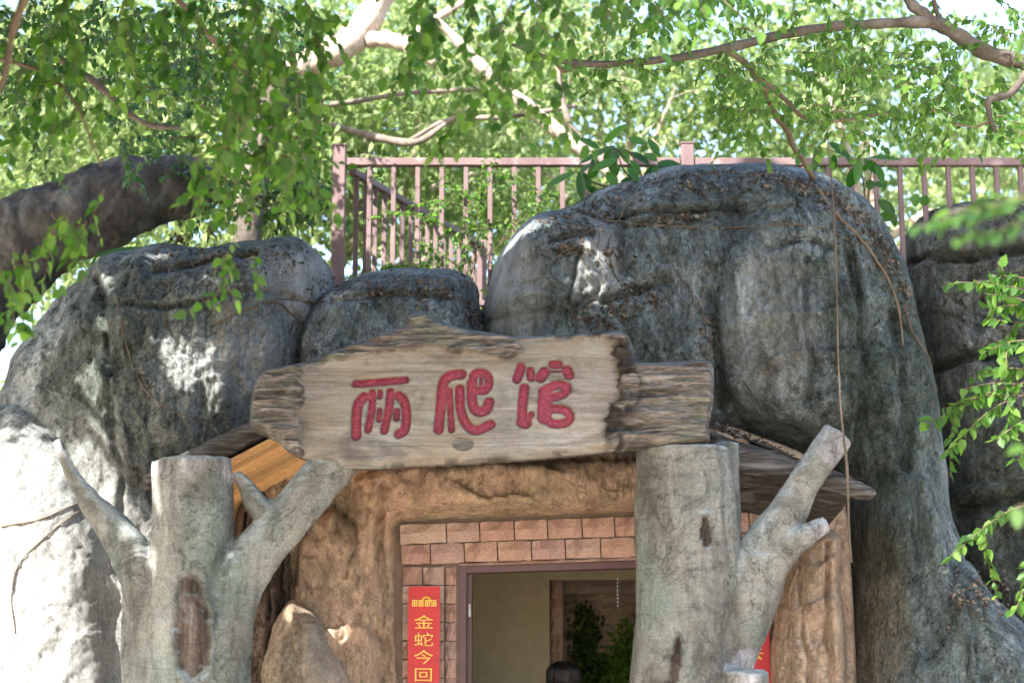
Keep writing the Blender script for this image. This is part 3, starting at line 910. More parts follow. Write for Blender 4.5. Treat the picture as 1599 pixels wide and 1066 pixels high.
def tree_post(label, tubes, Y0, hollows, cuts, seed, boxy=None):
    g = Geo()
    for t in tubes: px_tube(g, t, Y0)
    me = remesh(g.mesh('trunk'), .014, 2)
    co, no = get_co(me), get_no(me)
    co = co + no * (.030 * fbm(co * (2.2, 2.2, 1.6) + seed, 3) + .010 * fbm(co * (7, 7, 4) + seed, 3) + .005 * fbm(co * (4, 4, 26) + seed, 3))[:, None]
    x, y, _ = to_px(co)
    hol = np.zeros(len(co)); cut = np.zeros(len(co))
    front = no[:, 1] < .25
    for (hx, hy, rx, ry, dep, tilt) in hollows:
        dx, dy = x - hx, y - hy
        dx = dx - tilt * dy
        wob = .22 * fbm(np.c_[x, y, 0 * x] * .03 + seed, 3)
        r = np.hypot(dx / rx, dy / ry) + wob
        inside = smooth(1.03, .92, r) * front
        lip = np.exp(-((r - 1.12) / .14) ** 2) * front
        grain = fbm(np.c_[co[:, 0] * 30, co[:, 1] * 0, co[:, 2] * 3.5], 3)
        co = co + no * ((-dep + .014 * grain) * inside + .014 * lip)[:, None]
        hol = np.maximum(hol, inside)
    for (cx_, cy_, r_) in cuts:
        cut = np.maximum(cut, smooth(r_, r_ * .7, np.hypot(x - cx_, y - cy_) + 8 * fbm(co * 9, 2)))
    set_co(me, co); set_attr(me, 'hollow', hol); set_attr(me, 'cut', cut)
    o = mesh_obj('tree_post', me, MAT['post'])
    return tag(o, label, 'post', 'tree-shaped posts carrying the sign')

tree_post('left tree-shaped concrete post with flat top, oval hollow and two rising branches',
    [[(299, 718, 62), (299, 745, 63), (300, 830, 63), (300, 930, 66), (302, 1050, 74), (302, 1200, 84), (302, 1420, 100)],
     [(87, 687, 7, -.05), (103, 722, 11, -.05), (135, 775, 18, -.03), (178, 828, 27), (212, 880, 36, .02), (240, 950, 42, .05), (262, 1060, 50, .05), (275, 1200, 55, .05)],
     [(205, 920, 14, .1), (210, 1000, 20, .08), (215, 1100, 26, .05), (220, 1250, 40, .05)],
     [(530, 712, 36, .02), (508, 738, 38, .02), (450, 806, 39), (400, 866, 40), (360, 930, 45), (335, 1010, 58), (325, 1120, 66), (315, 1250, 66)],
     [(368, 738, 9, -.03), (384, 756, 14, -.03), (403, 786, 22, -.02), (430, 822, 26)]],
    -1.52, [(300, 985, 29, 86, .035, .02)], [(90, 690, 28), (370, 738, 26), (300, 716, 30), (245, 722, 24), (350, 725, 20)], 1)
tree_post('right thick tree-shaped concrete post with a forked branch and dark bark scars',
    [[(1066, 703, 76), (1068, 760, 79), (1072, 850, 80), (1070, 960, 80), (1066, 1060, 82), (1062, 1420, 96)],
     [(1136, 690, 20, .16), (1136, 800, 22, .14), (1130, 900, 24, .10), (1116, 990, 28, .05)],
     [(1309, 678, 24, -.08), (1285, 712, 26, -.08), (1250, 765, 27, -.06), (1210, 835, 36, -.03), (1168, 925, 50), (1122, 1020, 60, .05), (1090, 1120, 60, .05)],
     [(1292, 818, 13, -.14), (1265, 832, 17, -.14), (1228, 858, 23, -.10), (1190, 905, 32, -.04)],
     [(1168, 1046, 33, -.28), (1166, 1080, 34, -.26), (1150, 1130, 36, -.18), (1110, 1200, 40, -.02)]],
    -1.42, [(1103, 831, 9, 27, .014, .05), (1054, 1040, 8, 52, .016, -.12)], [(1307, 685, 46), (1284, 822, 22), (1168, 1042, 34)], 2)

# ================================================================== ROOF
roof = empty('entrance_roof', (P(760, 600, -1.3).x, -1.3, P(760, 600, -1.3).z), 'low gabled porch roof with weathered log eaves and orange pine underside', 'roof')
def eave(pxs, Y, mat, seed, th=.1):
    o_ = poly_world(pxs, Y, .008, 5, seed)
    def yf(X, Z, d):
        W = np.c_[X, 0 * X + seed, Z]
        t = .05 * smooth(0, .05, d) + smooth(0, .03, d) * (.02 * fbm(W * (3, 1, 12), 4, .6) + .02 * fbm(W * (6, 1, 4) + 9, 3))
        return Y - t, Y + th + 0 * X
    V, Fq, *_ = relief(o_, .010, yf)
    return mesh_obj('eave_log', raw_mesh('eave_log', V, Fq), mat, roof)
RY = -1.22
eave([(222, 744), (240, 728), (300, 700), (350, 676), (395, 652), (450, 622), (520, 588), (528, 618), (470, 652), (400, 684), (335, 719), (300, 738), (240, 764), (224, 762)], RY, MAT['eave'], 21)
eave([(1110, 672), (1155, 688), (1220, 705), (1300, 733), (1360, 760), (1367, 772), (1350, 779), (1290, 764), (1230, 752), (1150, 739), (1110, 730)], RY, MAT['eave'], 22)
def slab(a, b, Yf, Yb, drop, th, name, mat, parent, off=0):
    """plank running from pixel a to pixel b along the slope, between two depths"""
    pa, pb = P(*a, RY), P(*b, RY)
    v, f = [], []
    for Y in (Yf, Yb):
        for p in (pa, pb):
            for dz in (0, th):
                v.append((p.x, Y, p.z + off + dz - drop * (Y - RY)))
    f = [(0, 2, 3, 1), (4, 5, 7, 6), (0, 1, 5, 4), (2, 6, 7, 3), (0, 4, 6, 2), (1, 3, 7, 5)]
    me = bpy.data.meshes.new(name); me.from_pydata(v, [], f); me.update()
    return mesh_obj(name, me, mat, parent, smooth=False)
for (a, b) in (((245, 772), (540, 618)),):
    y = RY + .108
    while y < (.7 if a[0] < 800 else RY + .3):
        w = .105
        slab(a, b, y, y + w - .004, .12, .018, 'soffit_board', MAT['pine'], roof, random.uniform(0, .003))
        y += w
slab((245, 766), (540, 612), RY + .02, .72, .12, .05, 'roof_deck', MAT['eave'], roof, .022)
slab((540, 600), (1060, 660), RY + .02, .72, .12, .05, 'roof_deck', MAT['eave'], roof, .022)
slab((1060, 710), (1340, 772), RY + .02, .72, .12, .05, 'roof_deck', MAT['eave'], roof, .022)
# bank of debris lying on the right slope
a0, b0 = P(1100, 668, RY), P(1350, 752, RY)
NB = 26
bv = []
for j in range(9):
    for i in range(NB):
        t = i / (NB - 1); s = j / 8
        bv.append((a0.x + (b0.x - a0.x) * t, RY - .01 + s * 1.0, a0.z + (b0.z - a0.z) * t + .01 + (.26 * s ** .8) * (1 - t) ** .6 * (1 - .3 * t)))
bv = np.array(bv); bv[:, 2] += .03 * fbm(bv * 6, 3)
idx = np.arange(9 * NB).reshape(9, NB)
q = np.stack([idx[:-1, :-1], idx[:-1, 1:], idx[1:, 1:], idx[1:, :-1]], -1).reshape(-1, 4)
q_bank = q
bank = mesh_obj('debris_bank', raw_mesh('debris_bank', bv, q), MAT['soil'], roof)

# ================================================================== BRICK SURROUND
random.seed(5)
def brick_meshes(n, rough, seed):
    out = []
    r = random.Random(seed)
    for k in range(n):
        nx, nz = 4, 2
        V, Fc = [], []
        for j in range(nz + 1):
            for i in range(nx + 1):
                edge = i in (0, nx) or j in (0, nz)
                V.append((i / nx - .5, -.5 - (r.uniform(.15, .9) * rough if not edge else r.uniform(-.12, .08) * rough), j / nz - .5 + (r.uniform(-.05, .03) if j in (0, nz) else 0)))
        for j in range(nz):
            for i in range(nx):
                a = j * (nx + 1) + i; Fc.append((a, a + 1, a + nx + 2, a + nx + 1))
        b0 = len(V)
        V += [(-.5, .5, -.5), (.5, .5, -.5), (.5, .5, .5), (-.5, .5, .5)]
        c = [0, nx, nz * (nx + 1) + nx, nz * (nx + 1)]
        bot = list(range(nx + 1)); top = [nz * (nx + 1) + i for i in range(nx + 1)]
        Fc += [tuple([b0, b0 + 1] + bot[::-1]), tuple(top + [b0 + 2, b0 + 3]), (c[0], nx + 1, c[3], b0 + 3, b0), (c[2], nx + nx + 1, c[1], b0 + 1, b0 + 2), (b0, b0 + 3, b0 + 2, b0 + 1)]
        me = bpy.data.meshes.new('brick'); me.from_pydata(V, [], Fc); me.update()
        out.append(me)
    return out
BM = brick_meshes(7, 1.0, 3)
for b in BM: b.materials.append(MAT['brick'])
WY = -.02
TILT = .034
def brick(x0, x1, y0, y1, Y=WY, dep=.10, par=ent, meshes=BM, name='brick', gap=2.2, tilt=True, push=0):
    cxp, cyp = (x0 + x1) / 2, (y0 + y1) / 2
    if tilt: cyp -= TILT * (cxp - 640)
    o = bpy.data.objects.new(name, random.choice(meshes))
    s = mpp(Y)
    p = P(cxp, cyp, Y)
    o.location = (p.x, Y + dep / 2 - push, p.z)
    o.scale = ((x1 - x0 - gap) * s, dep * .9, (y1 - y0 - gap) * s)
    if tilt: o.rotation_euler = (0, -math.atan(TILT), 0)
    link(o, par)
r1 = [624, 697, 749, 803, 855, 909, 960, 1012, 1064, 1118, 1170, 1206]
r2 = [626, 672, 725, 777, 830, 883, 938, 992, 1045, 1098, 1150, 1206]
for a, b in zip(r1, r1[1:]): brick(a, b, 817, 849, push=random.uniform(0, .012))
for a, b in zip(r2, r2[1:]): brick(a, b, 849, 881, push=random.uniform(0, .012))
for a, b in zip(r1[1:-1], r1[2:-1]): brick(a + 20, b + 20, 881, 886, Y=WY + .015, dep=.08, gap=.8)
y = 884.0; k = 0
while y < 1385:
    h = 29
    if k % 2: brick(628, 694, y, y + h, tilt=False, push=random.uniform(0, .01))
    else:
        brick(628, 660, y, y + h, tilt=False, push=random.uniform(0, .01)); brick(660, 694, y, y + h, tilt=False, push=random.uniform(0, .01))
    brick(695, 713, y, y + h, Y=WY + .02, tilt=False, dep=.10)
    if k % 2: brick(1140, 1206, y - 14, y - 14 + h, tilt=False)
    else:
        brick(1140, 1172, y - 14, y - 14 + h, tilt=False); brick(1172, 1206, y - 14, y - 14 + h, tilt=False)
    y += h; k += 1
g = Geo()
def box_px(g, x0, x1, y0, y1, Yf, Yb):
    a, b = P(x0, y0, Yf), P(x1, y1, Yf)
    zt, zb = max(a.z, b.z), max(min(a.z, b.z), 0)
    g.box(((a.x + b.x) / 2, (Yf + Yb) / 2, (zt + zb) / 2), (abs(b.x - a.x), Yb - Yf, zt - zb))
box_px(g, 615, 713, 810, 1420, WY + .045, .5)
box_px(g, 1138, 1215, 800, 1420, WY + .045, .5)
box_px(g, 712, 1138, 790, 868, WY + .04, .5)
g.build('mortar_bed', MAT['mortar'], ent, False)

# door frame
fr = empty('door_frame', (P(920, 1300, .06).x, .06, 0), 'dark maroon metal door frame set inside the brick surround', 'door frame')
def px_box(name, x0, x1, y0, y1, Yf, Yb, mat, par, w=.006, rot=None):
    a, b = P(x0, y0, Yf), P(x1, y1, Yf)
    zt, zb = max(a.z, b.z), max(min(a.z, b.z), 0)
    return bevel_box(name, ((a.x + b.x) / 2, (Yf + Yb) / 2, (zt + zb) / 2), (abs(b.x - a.x), Yb - Yf, zt - zb), mat, par, w, rot)
px_box('jamb', 713, 727, 868, 1420, .04, .16, MAT['maroon'], fr)
px_box('door_stop', 727, 736, 884, 1420, .10, .20, MAT['maroon'], fr)
px_box('jamb', 1128, 1140, 860, 1420, .04, .16, MAT['maroon'], fr)
px_box('head', 700, 1150, 876, 889, .043, .157, MAT['maroon'], fr, rot=Matrix.Rotation(-math.atan(TILT * .9), 3, 'Y'))
h1 = px_box('hinge', 731, 735.5, 942, 963, .085, .10, MAT['steel'], fr, .002)

# hanging bead string
hang = empty('bead_string', P(964, 885, .0), 'thin string of pale beads hanging in the doorway beside the right post', 'ornament')
hp = [P(964, 882, .0), P(965, 905, .0), P(964, 925, .0), P(966, 946, .0)]
Geo().tube(hp, .0025, 5).build('string', MAT['steel'], hang)
g = Geo()
for yy in range(903, 946, 6):
    c = P(964.5, yy, .0)
    g.tube([c + Vector((0, 0, .010)), c + Vector((0, 0, .006)), c, c - Vector((0, 0, .006)), c - Vector((0, 0, .010))], [.002, .008, .010, .008, .002], 7)
tag(g.build('beads', MAT['steel'], hang), kind='stuff')

# couplet banners
def glyph(ch, size, off, y, cx_, cz, mat, par, name):
    c = bpy.data.curves.new('tmp', 'FONT'); c.body = ch; c.size = size; c.offset = off; c.align_x = 'CENTER'; c.extrude = .0012
    c.resolution_u = 3
    o = bpy.data.objects.new('tmp', c); COL.objects.link(o)
    dgx = bpy.context.evaluated_depsgraph_get()
    me = bpy.data.meshes.new_from_object(o.evaluated_get(dgx))
    bpy.data.objects.remove(o); bpy.data.curves.remove(c)
    co = get_co(me)
    if len(co):
        mid = (co.min(0) + co.max(0)) / 2
        co = co - mid
        co = np.c_[cx_ + co[:, 0], y - co[:, 2], cz + co[:, 1] * .72]
        set_co(me, co)
    return mesh_obj(name, me, mat, par, False)
def banner(x0, x1, ytop, chars, label, Y):
    a, b = P(x0, ytop, Y), P(x1, ytop, Y)
    bn = empty('couplet_banner', ((a.x + b.x) / 2, Y, .55), label, 'banner', 'couplet banners beside the door')
    nx, nz = 4, 30
    w, zt, zb = b.x - a.x, a.z, .55
    V = []
    for j in range(nz + 1):
        for i in range(nx + 1):
            V.append((a.x + w * i / nx, Y + .003 * math.sin(j * 1.1) + .002 * math.sin(i * 2 + j * .5), zb + (zt - zb) * j / nz))
    n0 = len(V)
    V += [(v[0], v[1] + .004, v[2]) for v in V]
    Fc = []
    for j in range(nz):
        for i in range(nx):
            k0 = j * (nx + 1) + i
            Fc.append((k0, k0 + 1, k0 + nx + 2, k0 + nx + 1)); Fc.append((n0 + k0, n0 + k0 + nx + 1, n0 + k0 + nx + 2, n0 + k0 + 1))
    mesh_obj('sheet', raw_mesh('sheet', V, Fc), MAT['banner'], bn)
    cxx = (a.x + b.x) / 2
    for ch, py in chars:
        z = P(x0, py, Y).z
        glyph(ch, .135, 0, Y - .008, cxx, z, MAT['gold'], bn, 'character')
    return bn, cxx
bL, cxx = banner(638, 687, 915, [('金', 970), ('蛇', 997.5), ('今', 1025), ('回', 1053)], 'red couplet banner left of the door reading 金蛇今回 in gold', -.125)
# small gold emblem on top of the left banner: a row of tiny blocks under a ring
g = Geo(); s = mpp(-.125)
for i in range(4):
    c = P(647.5 + i * 10, 941, -.135)
    for dz in (-4, 0, 4): g.box(c + Vector((0, 0, dz * s)), (8 * s, .003, 1.6 * s))
    for dx in (-3.2, 0, 3.2): g.box(c + Vector((dx * s, 0.0005, 0)), (1.6 * s, .003, 10 * s))
rc = P(666, 938, -.135)
g.tube([rc + Vector((math.cos(t), 0, math.sin(t))) * 6.2 * s for t in np.linspace(-.2, math.pi + .2, 14)], 1.3 * s, 5)
tag(g.build('emblem', MAT['gold'], bL, False), 'small gold emblem strip at the top of the banner')
bR, _ = banner(1150, 1199, 905, [('已', 991), ('去', 1019)], 'red couplet banner half hidden behind the right post branch', -.125)

# ================================================================== ROOM INSIDE
def sbox(name, lo, hi, mat, kind='structure'):
    lo, hi = Vector(lo), Vector(hi)
    g = Geo().box((lo + hi) / 2, hi - lo)
    return tag(g.build(name, mat, None, False), kind=kind)
xa, xb = P(600, 900, 2.2).x - .1, P(1230, 900, 2.2).x
px858 = P(858, 905, 2.2)
bw = sbox('room_wall_back', (xa, 2.2, 0), (px858.x, 2.35, 2.75), MAT['beige'])
sbox('room_wall_lintel', (px858.x, 2.203, px858.z), (xb, 2.347, 2.75), MAT['beige'])
sbox('room_wall_left', (xa - .15, .5, 0), (xa, 3.4, 2.75), MAT['beige'])
sbox('room_wall_right', (xb, .5, 0), (xb + .15, 3.4, 2.75), MAT['beige'])
sbox('room_ceiling', (xa - .2, .5, 2.75), (xb + .2, 3.5, 2.9), MAT['beige'])
sbox('room_floor', (xa - .2, -.4, -.2), (xb + .2, 3.4, .012), MAT['floor_in'])
sw = tag(Geo().box(((px858.x + xb) / 2, 3.15, 1.35), (xb - px858.x + .2, .2, 2.7)).build('stone_wall', MAT['mortar'], None, False),
         'stacked stone wall at the back of the room seen through the door', 'wall')
SMs = brick_meshes(5, .6, 9)
for b in SMs: b.materials.append(MAT['stone'])
y = 905
while y < 1390:
    h = random.choice((12, 15, 18, 22)) if y < 1075 else 40
    x = 872 - random.uniform(0, 30)
    while x < 1240:
        w = random.uniform(28, 75)
        brick(x, x + w, y, y + h, Y=3.02, dep=.10, par=sw, meshes=SMs, name='stone', gap=1.2, tilt=False, push=random.uniform(0, .03))
        x += w
    y += h
pil = tag(Geo().box((px858.x + .04, 2.62, 1.0), (.06, .5, 2.05)).build('stone_pilaster', MAT['mortar'], None, False), 'narrow brick edge beside the opening in the beige wall', 'pilaster')
y = 906
while y < 1370:
    brick(858.5, 880, y, y + 28, Y=2.36, dep=.12, par=pil, tilt=False)
    y += 28

def leaf_blob(name, label, centers, n, L, mat, stem, hangz=1.0):
    t = empty(name, stem, label, 'plant')
    pp = []
    for (c, r) in centers:
        pp.append(np.array(c) + RNG.normal(size=(n // len(centers), 3)) * np.array(r) * .5)
    pp = np.vstack(pp)
    d = unit(len(pp)) + (0, 0, -hangz); nn = unit(len(pp)) + (0, -.8, .4)
    leaves('foliage', pp, d, nn, L * RNG.uniform(.6, 1.2, len(pp)), mat, t)
    return t
t = leaf_blob('hanging_ivy', 'dark green ivy column hanging on the stone wall inside', [(P(914, yy, 2.9), (.11, .08, .12)) for yy in range(962, 1120, 18)], 1100, .05, MAT['leaf_dark'], P(914, 945, 2.95))
Geo().tube([P(914, 945, 2.96), P(912, 1000, 2.93), P(915, 1120, 2.93)], .008, 6).build('stem', MAT['twig'], t)
t = leaf_blob('potted_bush', 'yellow-green bush inside the room beside the right post', [(P(xx, yy, 2.5), (.16, .14, .16)) for xx, yy in ((985, 1000), (975, 1030), (1000, 1040), (965, 1060), (1010, 1080), (980, 1100))], 1500, .05, MAT['leaf_lime'], Vector((P(985, 1100, 2.5).x, 2.5, 0)), .4)
q0 = P(985, 1100, 2.5)
Geo().tube([(q0.x, 2.5, 0), (q0.x, 2.5, .7), q0, P(982, 1020, 2.5)], [.03, .025, .02, .01], 6).build('stem', MAT['twig'], t)
t = leaf_blob('potted_bush', 'low green bush inside the room between ivy and yellow bush', [(P(xx, yy, 2.6), (.12, .12, .12)) for xx, yy in ((945, 1040), (940, 1065), (955, 1090))], 600, .05, MAT['leaf_fg'], Vector((P(945, 1100, 2.6).x, 2.6, 0)), .4)
q0 = P(945, 1090, 2.6)
Geo().tube([(q0.x, 2.6, 0), (q0.x, 2.6, .7), q0, P(946, 1050, 2.6)], [.03, .025, .02, .01], 6).build('stem', MAT['twig'], t)

# person with black hair just inside the door, seen from behind
pt = P(880, 1031, 1.1)
hz = pt.z                                       # crown height
def person():
    root = empty('person', (pt.x, 1.1, 0), 'person with black hair seen from behind inside the doorway', 'person')
    k = hz / 1.6
    J = {'pel': (0, 0, .86), 'sp': (0, .01, 1.02), 'ch': (0, 0, 1.2), 'nk': (0, .01, 1.33), 'hb': (0, .0, 1.42), 'hd': (0, -.01, 1.50)}
    for sx, s in ((-1, 'l'), (1, 'r')):
        J.update({'sh' + s: (sx * .16, 0, 1.28), 'el' + s: (sx * .21, .02, 1.02), 'wr' + s: (sx * .22, .08, .80), 'ha' + s: (sx * .22, .10, .71),
                  'hp' + s: (sx * .09, 0, .82), 'kn' + s: (sx * .10, .02, .46), 'an' + s: (sx * .10, -.01, .08), 'to' + s: (sx * .12, .14, .03)})
    E = [('pel', 'sp'), ('sp', 'ch'), ('ch', 'nk'), ('nk', 'hb'), ('hb', 'hd')]
    for s in 'lr': E += [('ch', 'sh' + s), ('sh' + s, 'el' + s), ('el' + s, 'wr' + s), ('wr' + s, 'ha' + s), ('pel', 'hp' + s), ('hp' + s, 'kn' + s), ('kn' + s, 'an' + s), ('an' + s, 'to' + s)]
    rad = {'pel': (.14, .11), 'sp': (.125, .095), 'ch': (.15, .11), 'nk': (.05, .05), 'hb': (.07, .08), 'hd': (.075, .09), 'sh': (.055, .06), 'el': (.038, .038), 'wr': (.026, .026), 'ha': (.035, .018),
           'hp': (.085, .09), 'kn': (.055, .055), 'an': (.035, .04), 'to': (.04, .025)}
    ks = list(J); me = bpy.data.meshes.new('body')
    me.from_pydata([(x * k, y * k, z * k) for x, y, z in (J[n] for n in ks)], [(ks.index(a), ks.index(b)) for a, b in E], []); me.update()
    o = bpy.data.objects.new('tmp', me); COL.objects.link(o)
    o.modifiers.new('s', 'SKIN')
    for i, n in enumerate(ks):
        sv = me.skin_vertices[0].data[i]; sv.radius = rad.get(n) or rad[n[:-1]]; sv.use_root = (n == 'pel')
    u = o.modifiers.new('u', 'SUBSURF'); u.levels = u.render_levels = 2
    dgx = bpy.context.evaluated_depsgraph_get()
    m2 = bpy.data.meshes.new_from_object(o.evaluated_get(dgx)); bpy.data.objects.remove(o)
    co = get_co(m2) + np.array([pt.x, 1.1, 0]); co[:, 2] = np.maximum(co[:, 2], .012); set_co(m2, co)
    b = mesh_obj('body', m2, MAT['skin'], root)
    m2.materials.append(MAT['shirt'])
    for p in m2.polygons:
        z = p.center.z / k
        if z < 1.34 and not (z < .80 and abs(p.center.x - pt.x) > .19 * k): p.material_index = 1
    # hair: a bob with many strands
    g = Geo(); rr = random.Random(4)
    c = Vector((pt.x, 1.1, 1.50 * k))
    g.tube([(c.x, c.y, c.z + dz * k) for dz in (-.16, -.10, -.03, .03, .06, .085, .094)], [.098 * k, .112 * k, .118 * k, .110 * k, .088 * k, .05 * k, .01], 24)
    for i in range(420):
        th = rr.uniform(-math.pi * .95, -math.pi * .05) if i % 3 else rr.uniform(0, 2 * math.pi)
        front = math.sin(th) > 0
        e = .5 if front else rr.uniform(-.6, -.9)
        pts = []
        for q in np.linspace(0, 1, 7):
            ph = math.pi / 2 * (1 - q * (1.0 if not front else .5))
            r = .112 * (1 + .06 * math.sin(i)) * k
            z = c.z + math.sin(ph) * (hz - c.z - .004) if q < .85 else c.z + math.sin(ph) * (hz - c.z) - (q - .85) * .9
            pts.append((c.x + math.cos(ph) * math.cos(th) * r * 1.12, c.y + math.cos(ph) * math.sin(th) * r, z))
        g.tube(pts, [.002, .005, .007, .007, .007, .005, .002], 4)
    g.build('hair', MAT['hair'], root)
person()
#PART3
# ================================================================== RAILINGS
DZ = 4.18
RYL = 1.25
def rail_post(px_, ytop, Y, par, w=.098):
    p = P(px_, ytop, Y)
    o = bevel_box('post', (p.x, Y, (p.z + DZ - .1) / 2), (w, w, p.z - DZ + .1), MAT['rail'], par, .006)
    bevel_box('cap', (p.x, Y, p.z + .008), (w + .012, w + .012, .016), MAT['rail'], o, .004)
    return p
rl = empty('railing', (P(800, 250, RYL).x, RYL, DZ), 'long mauve metal railing running level along the top of the rocks', 'railing')
for x_, yt in ((531, 230), (1073, 227), (1616, 227)): rail_post(x_, yt, RYL, rl)
zt = P(800, 254, RYL).z
BAR = None
def bar(x, y, z0, z1, par):
    global BAR
    if BAR is None:
        BAR = bevel_box('baluster', (0, 0, 0), (.038, .038, 1), MAT['rail'], None, .004)
        me_ = BAR.data; bpy.data.objects.remove(BAR); BAR = me_
    o = bpy.data.objects.new('baluster', BAR); o.location = (x, y, (z0 + z1) / 2); o.scale = (1, 1, z1 - z0); link(o, par)
for (a, b) in ((541, 1062), (1084, 1606)):
    A, B = P(a, 254, RYL), P(b, 254, RYL)
    bevel_box('top_rail', ((A.x + B.x) / 2, RYL, zt), (B.x - A.x, .07, .062), MAT['rail'], rl)
    bevel_box('bottom_rail', ((A.x + B.x) / 2, RYL, DZ + .07), (B.x - A.x, .045, .045), MAT['rail'], rl)
for i in range(28):
    x_ = 577 + i * 37.7
    if abs(x_ - 1073) < 24 or abs(x_ - 531) < 24 or x_ > 1600: continue
    bar(P(x_, 300, RYL).x, RYL, DZ + .09, zt - .03, rl)
rl2 = empty('railing', (P(548, 262, RYL).x, RYL + .05, DZ), 'shorter railing running back from the left corner post', 'railing')
p0 = Vector((P(550, 262, RYL + .08).x, RYL + .08, 0)); dv = Vector((math.sin(R_(21.5)), math.cos(R_(21.5)), 0))
LEN = 2.6; mid = p0 + dv * LEN / 2
rm = Matrix.Rotation(-R_(21.5), 3, 'Z')
bevel_box('top_rail', (mid.x, mid.y, zt - .05), (.06, LEN, .055), MAT['rail'], rl2, rot=rm)
bevel_box('bottom_rail', (mid.x, mid.y, DZ + .07), (.045, LEN, .045), MAT['rail'], rl2, rot=rm)
for i in range(15):
    p = p0 + dv * (.08 + i * .17)
    bar(p.x, p.y, DZ + .09, zt - .075, rl2)
p = p0 + dv * (LEN + .05)
bevel_box('post', (p.x, p.y, (zt + DZ) / 2 - .05), (.09, .09, zt - DZ + .1), MAT['rail'], rl2)

# ================================================================== TREES BEHIND
def bg_tree(label, base, crown, rad, nclump, nleaf, leaf, mat, bmat, r0=.16, limbs=7, spread=.42, trunkpath=None):
    t = empty('tree', base, label, 'tree', 'trees behind the railing')
    base, crown = Vector(base), Vector(crown)
    g = Geo()
    fork = base.lerp(crown, .55)
    pts = catmull([base, base.lerp(fork, .5) + Vector((random.uniform(-.2, .2), 0, 0)), fork], 5)
    g.tube(pts, list(np.linspace(r0, r0 * .7, len(pts))), 9)
    g.build('trunk', bmat, t)
    cl = unit(nclump) * (RNG.random(nclump) ** .4)[:, None] * np.array(rad) + np.array(crown)
    for i in range(limbs):
        e = Vector(cl[RNG.integers(nclump)])
        m_ = fork.lerp(e, .5) + Vector((random.uniform(-.3, .3), random.uniform(-.3, .3), random.uniform(-.1, .4)))
        pp = catmull([fork, m_, e], 6)
        Geo().tube(pp, list(np.linspace(r0 * .55, .012, len(pp))), 6).build('limb', bmat, t)
    # each clump: a flattened, drooping tuft
    ci = RNG.integers(nclump, size=nleaf)
    P_ = cl[ci] + RNG.normal(size=(nleaf, 3)) * np.array([spread, spread, spread * .6])
    d = unit(nleaf) * .8 + (0, 0, -.55)
    nn = unit(nleaf) * .8 + (0, 0, .9)
    rn = np.clip(.5 + .3 * (RNG.random(nclump)[ci] - .5) * 2 + RNG.normal(size=nleaf) * .18, 0, 1)
    leaves('crown', P_, d, nn, leaf * RNG.uniform(.7, 1.25, nleaf), mat, t, 1.0, rn)
    return t
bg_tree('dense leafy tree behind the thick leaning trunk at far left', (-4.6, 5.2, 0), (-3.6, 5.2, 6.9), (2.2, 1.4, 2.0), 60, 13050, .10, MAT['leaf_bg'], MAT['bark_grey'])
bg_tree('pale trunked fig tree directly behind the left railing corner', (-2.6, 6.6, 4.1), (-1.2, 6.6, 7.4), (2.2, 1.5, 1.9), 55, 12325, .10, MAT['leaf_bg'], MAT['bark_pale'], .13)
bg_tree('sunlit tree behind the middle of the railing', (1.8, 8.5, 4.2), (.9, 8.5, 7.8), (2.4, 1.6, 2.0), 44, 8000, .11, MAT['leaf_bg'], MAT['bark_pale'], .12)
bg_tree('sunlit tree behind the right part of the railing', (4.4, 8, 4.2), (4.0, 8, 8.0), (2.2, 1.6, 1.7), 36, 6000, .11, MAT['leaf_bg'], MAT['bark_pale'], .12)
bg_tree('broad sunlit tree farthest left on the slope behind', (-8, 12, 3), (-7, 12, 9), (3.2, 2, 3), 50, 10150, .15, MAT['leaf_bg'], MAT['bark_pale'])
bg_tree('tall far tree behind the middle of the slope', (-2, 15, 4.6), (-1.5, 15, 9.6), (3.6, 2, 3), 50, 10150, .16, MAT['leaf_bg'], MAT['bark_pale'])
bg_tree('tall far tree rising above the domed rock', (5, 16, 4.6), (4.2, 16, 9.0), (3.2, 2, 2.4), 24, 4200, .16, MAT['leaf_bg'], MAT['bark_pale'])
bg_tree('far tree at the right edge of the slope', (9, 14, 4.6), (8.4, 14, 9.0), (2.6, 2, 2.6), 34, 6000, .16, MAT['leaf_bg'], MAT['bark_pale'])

def shrub(label, base, rad, n, leaf, mat):
    t = empty('shrub', base, label, 'shrub', 'shrubs behind the railing')
    b = Vector(base)
    g = Geo(); ends = []
    for i in range(14):
        e = b + Vector((random.gauss(0, rad[0] * .5), random.gauss(0, rad[1] * .5), rad[2] * random.uniform(.5, 1.6)))
        pp = catmull([b, b.lerp(e, .5) + Vector((0, 0, .15)), e], 4); ends.append(pp)
        g.tube(pp, list(np.linspace(.012, .004, len(pp))), 4)
    tag(g.build('stems', MAT['twig'], t), kind='stuff')
    ends = np.vstack([e[3:] for e in ends])
    P_ = ends[RNG.integers(len(ends), size=n)] + RNG.normal(size=(n, 3)) * .14
    P_[:, 2] = np.maximum(P_[:, 2], b.z)
    leaves('foliage', P_, unit(n) + (0, 0, -.3), unit(n) + (0, 0, .9), leaf * RNG.uniform(.6, 1.2, n), mat, t)
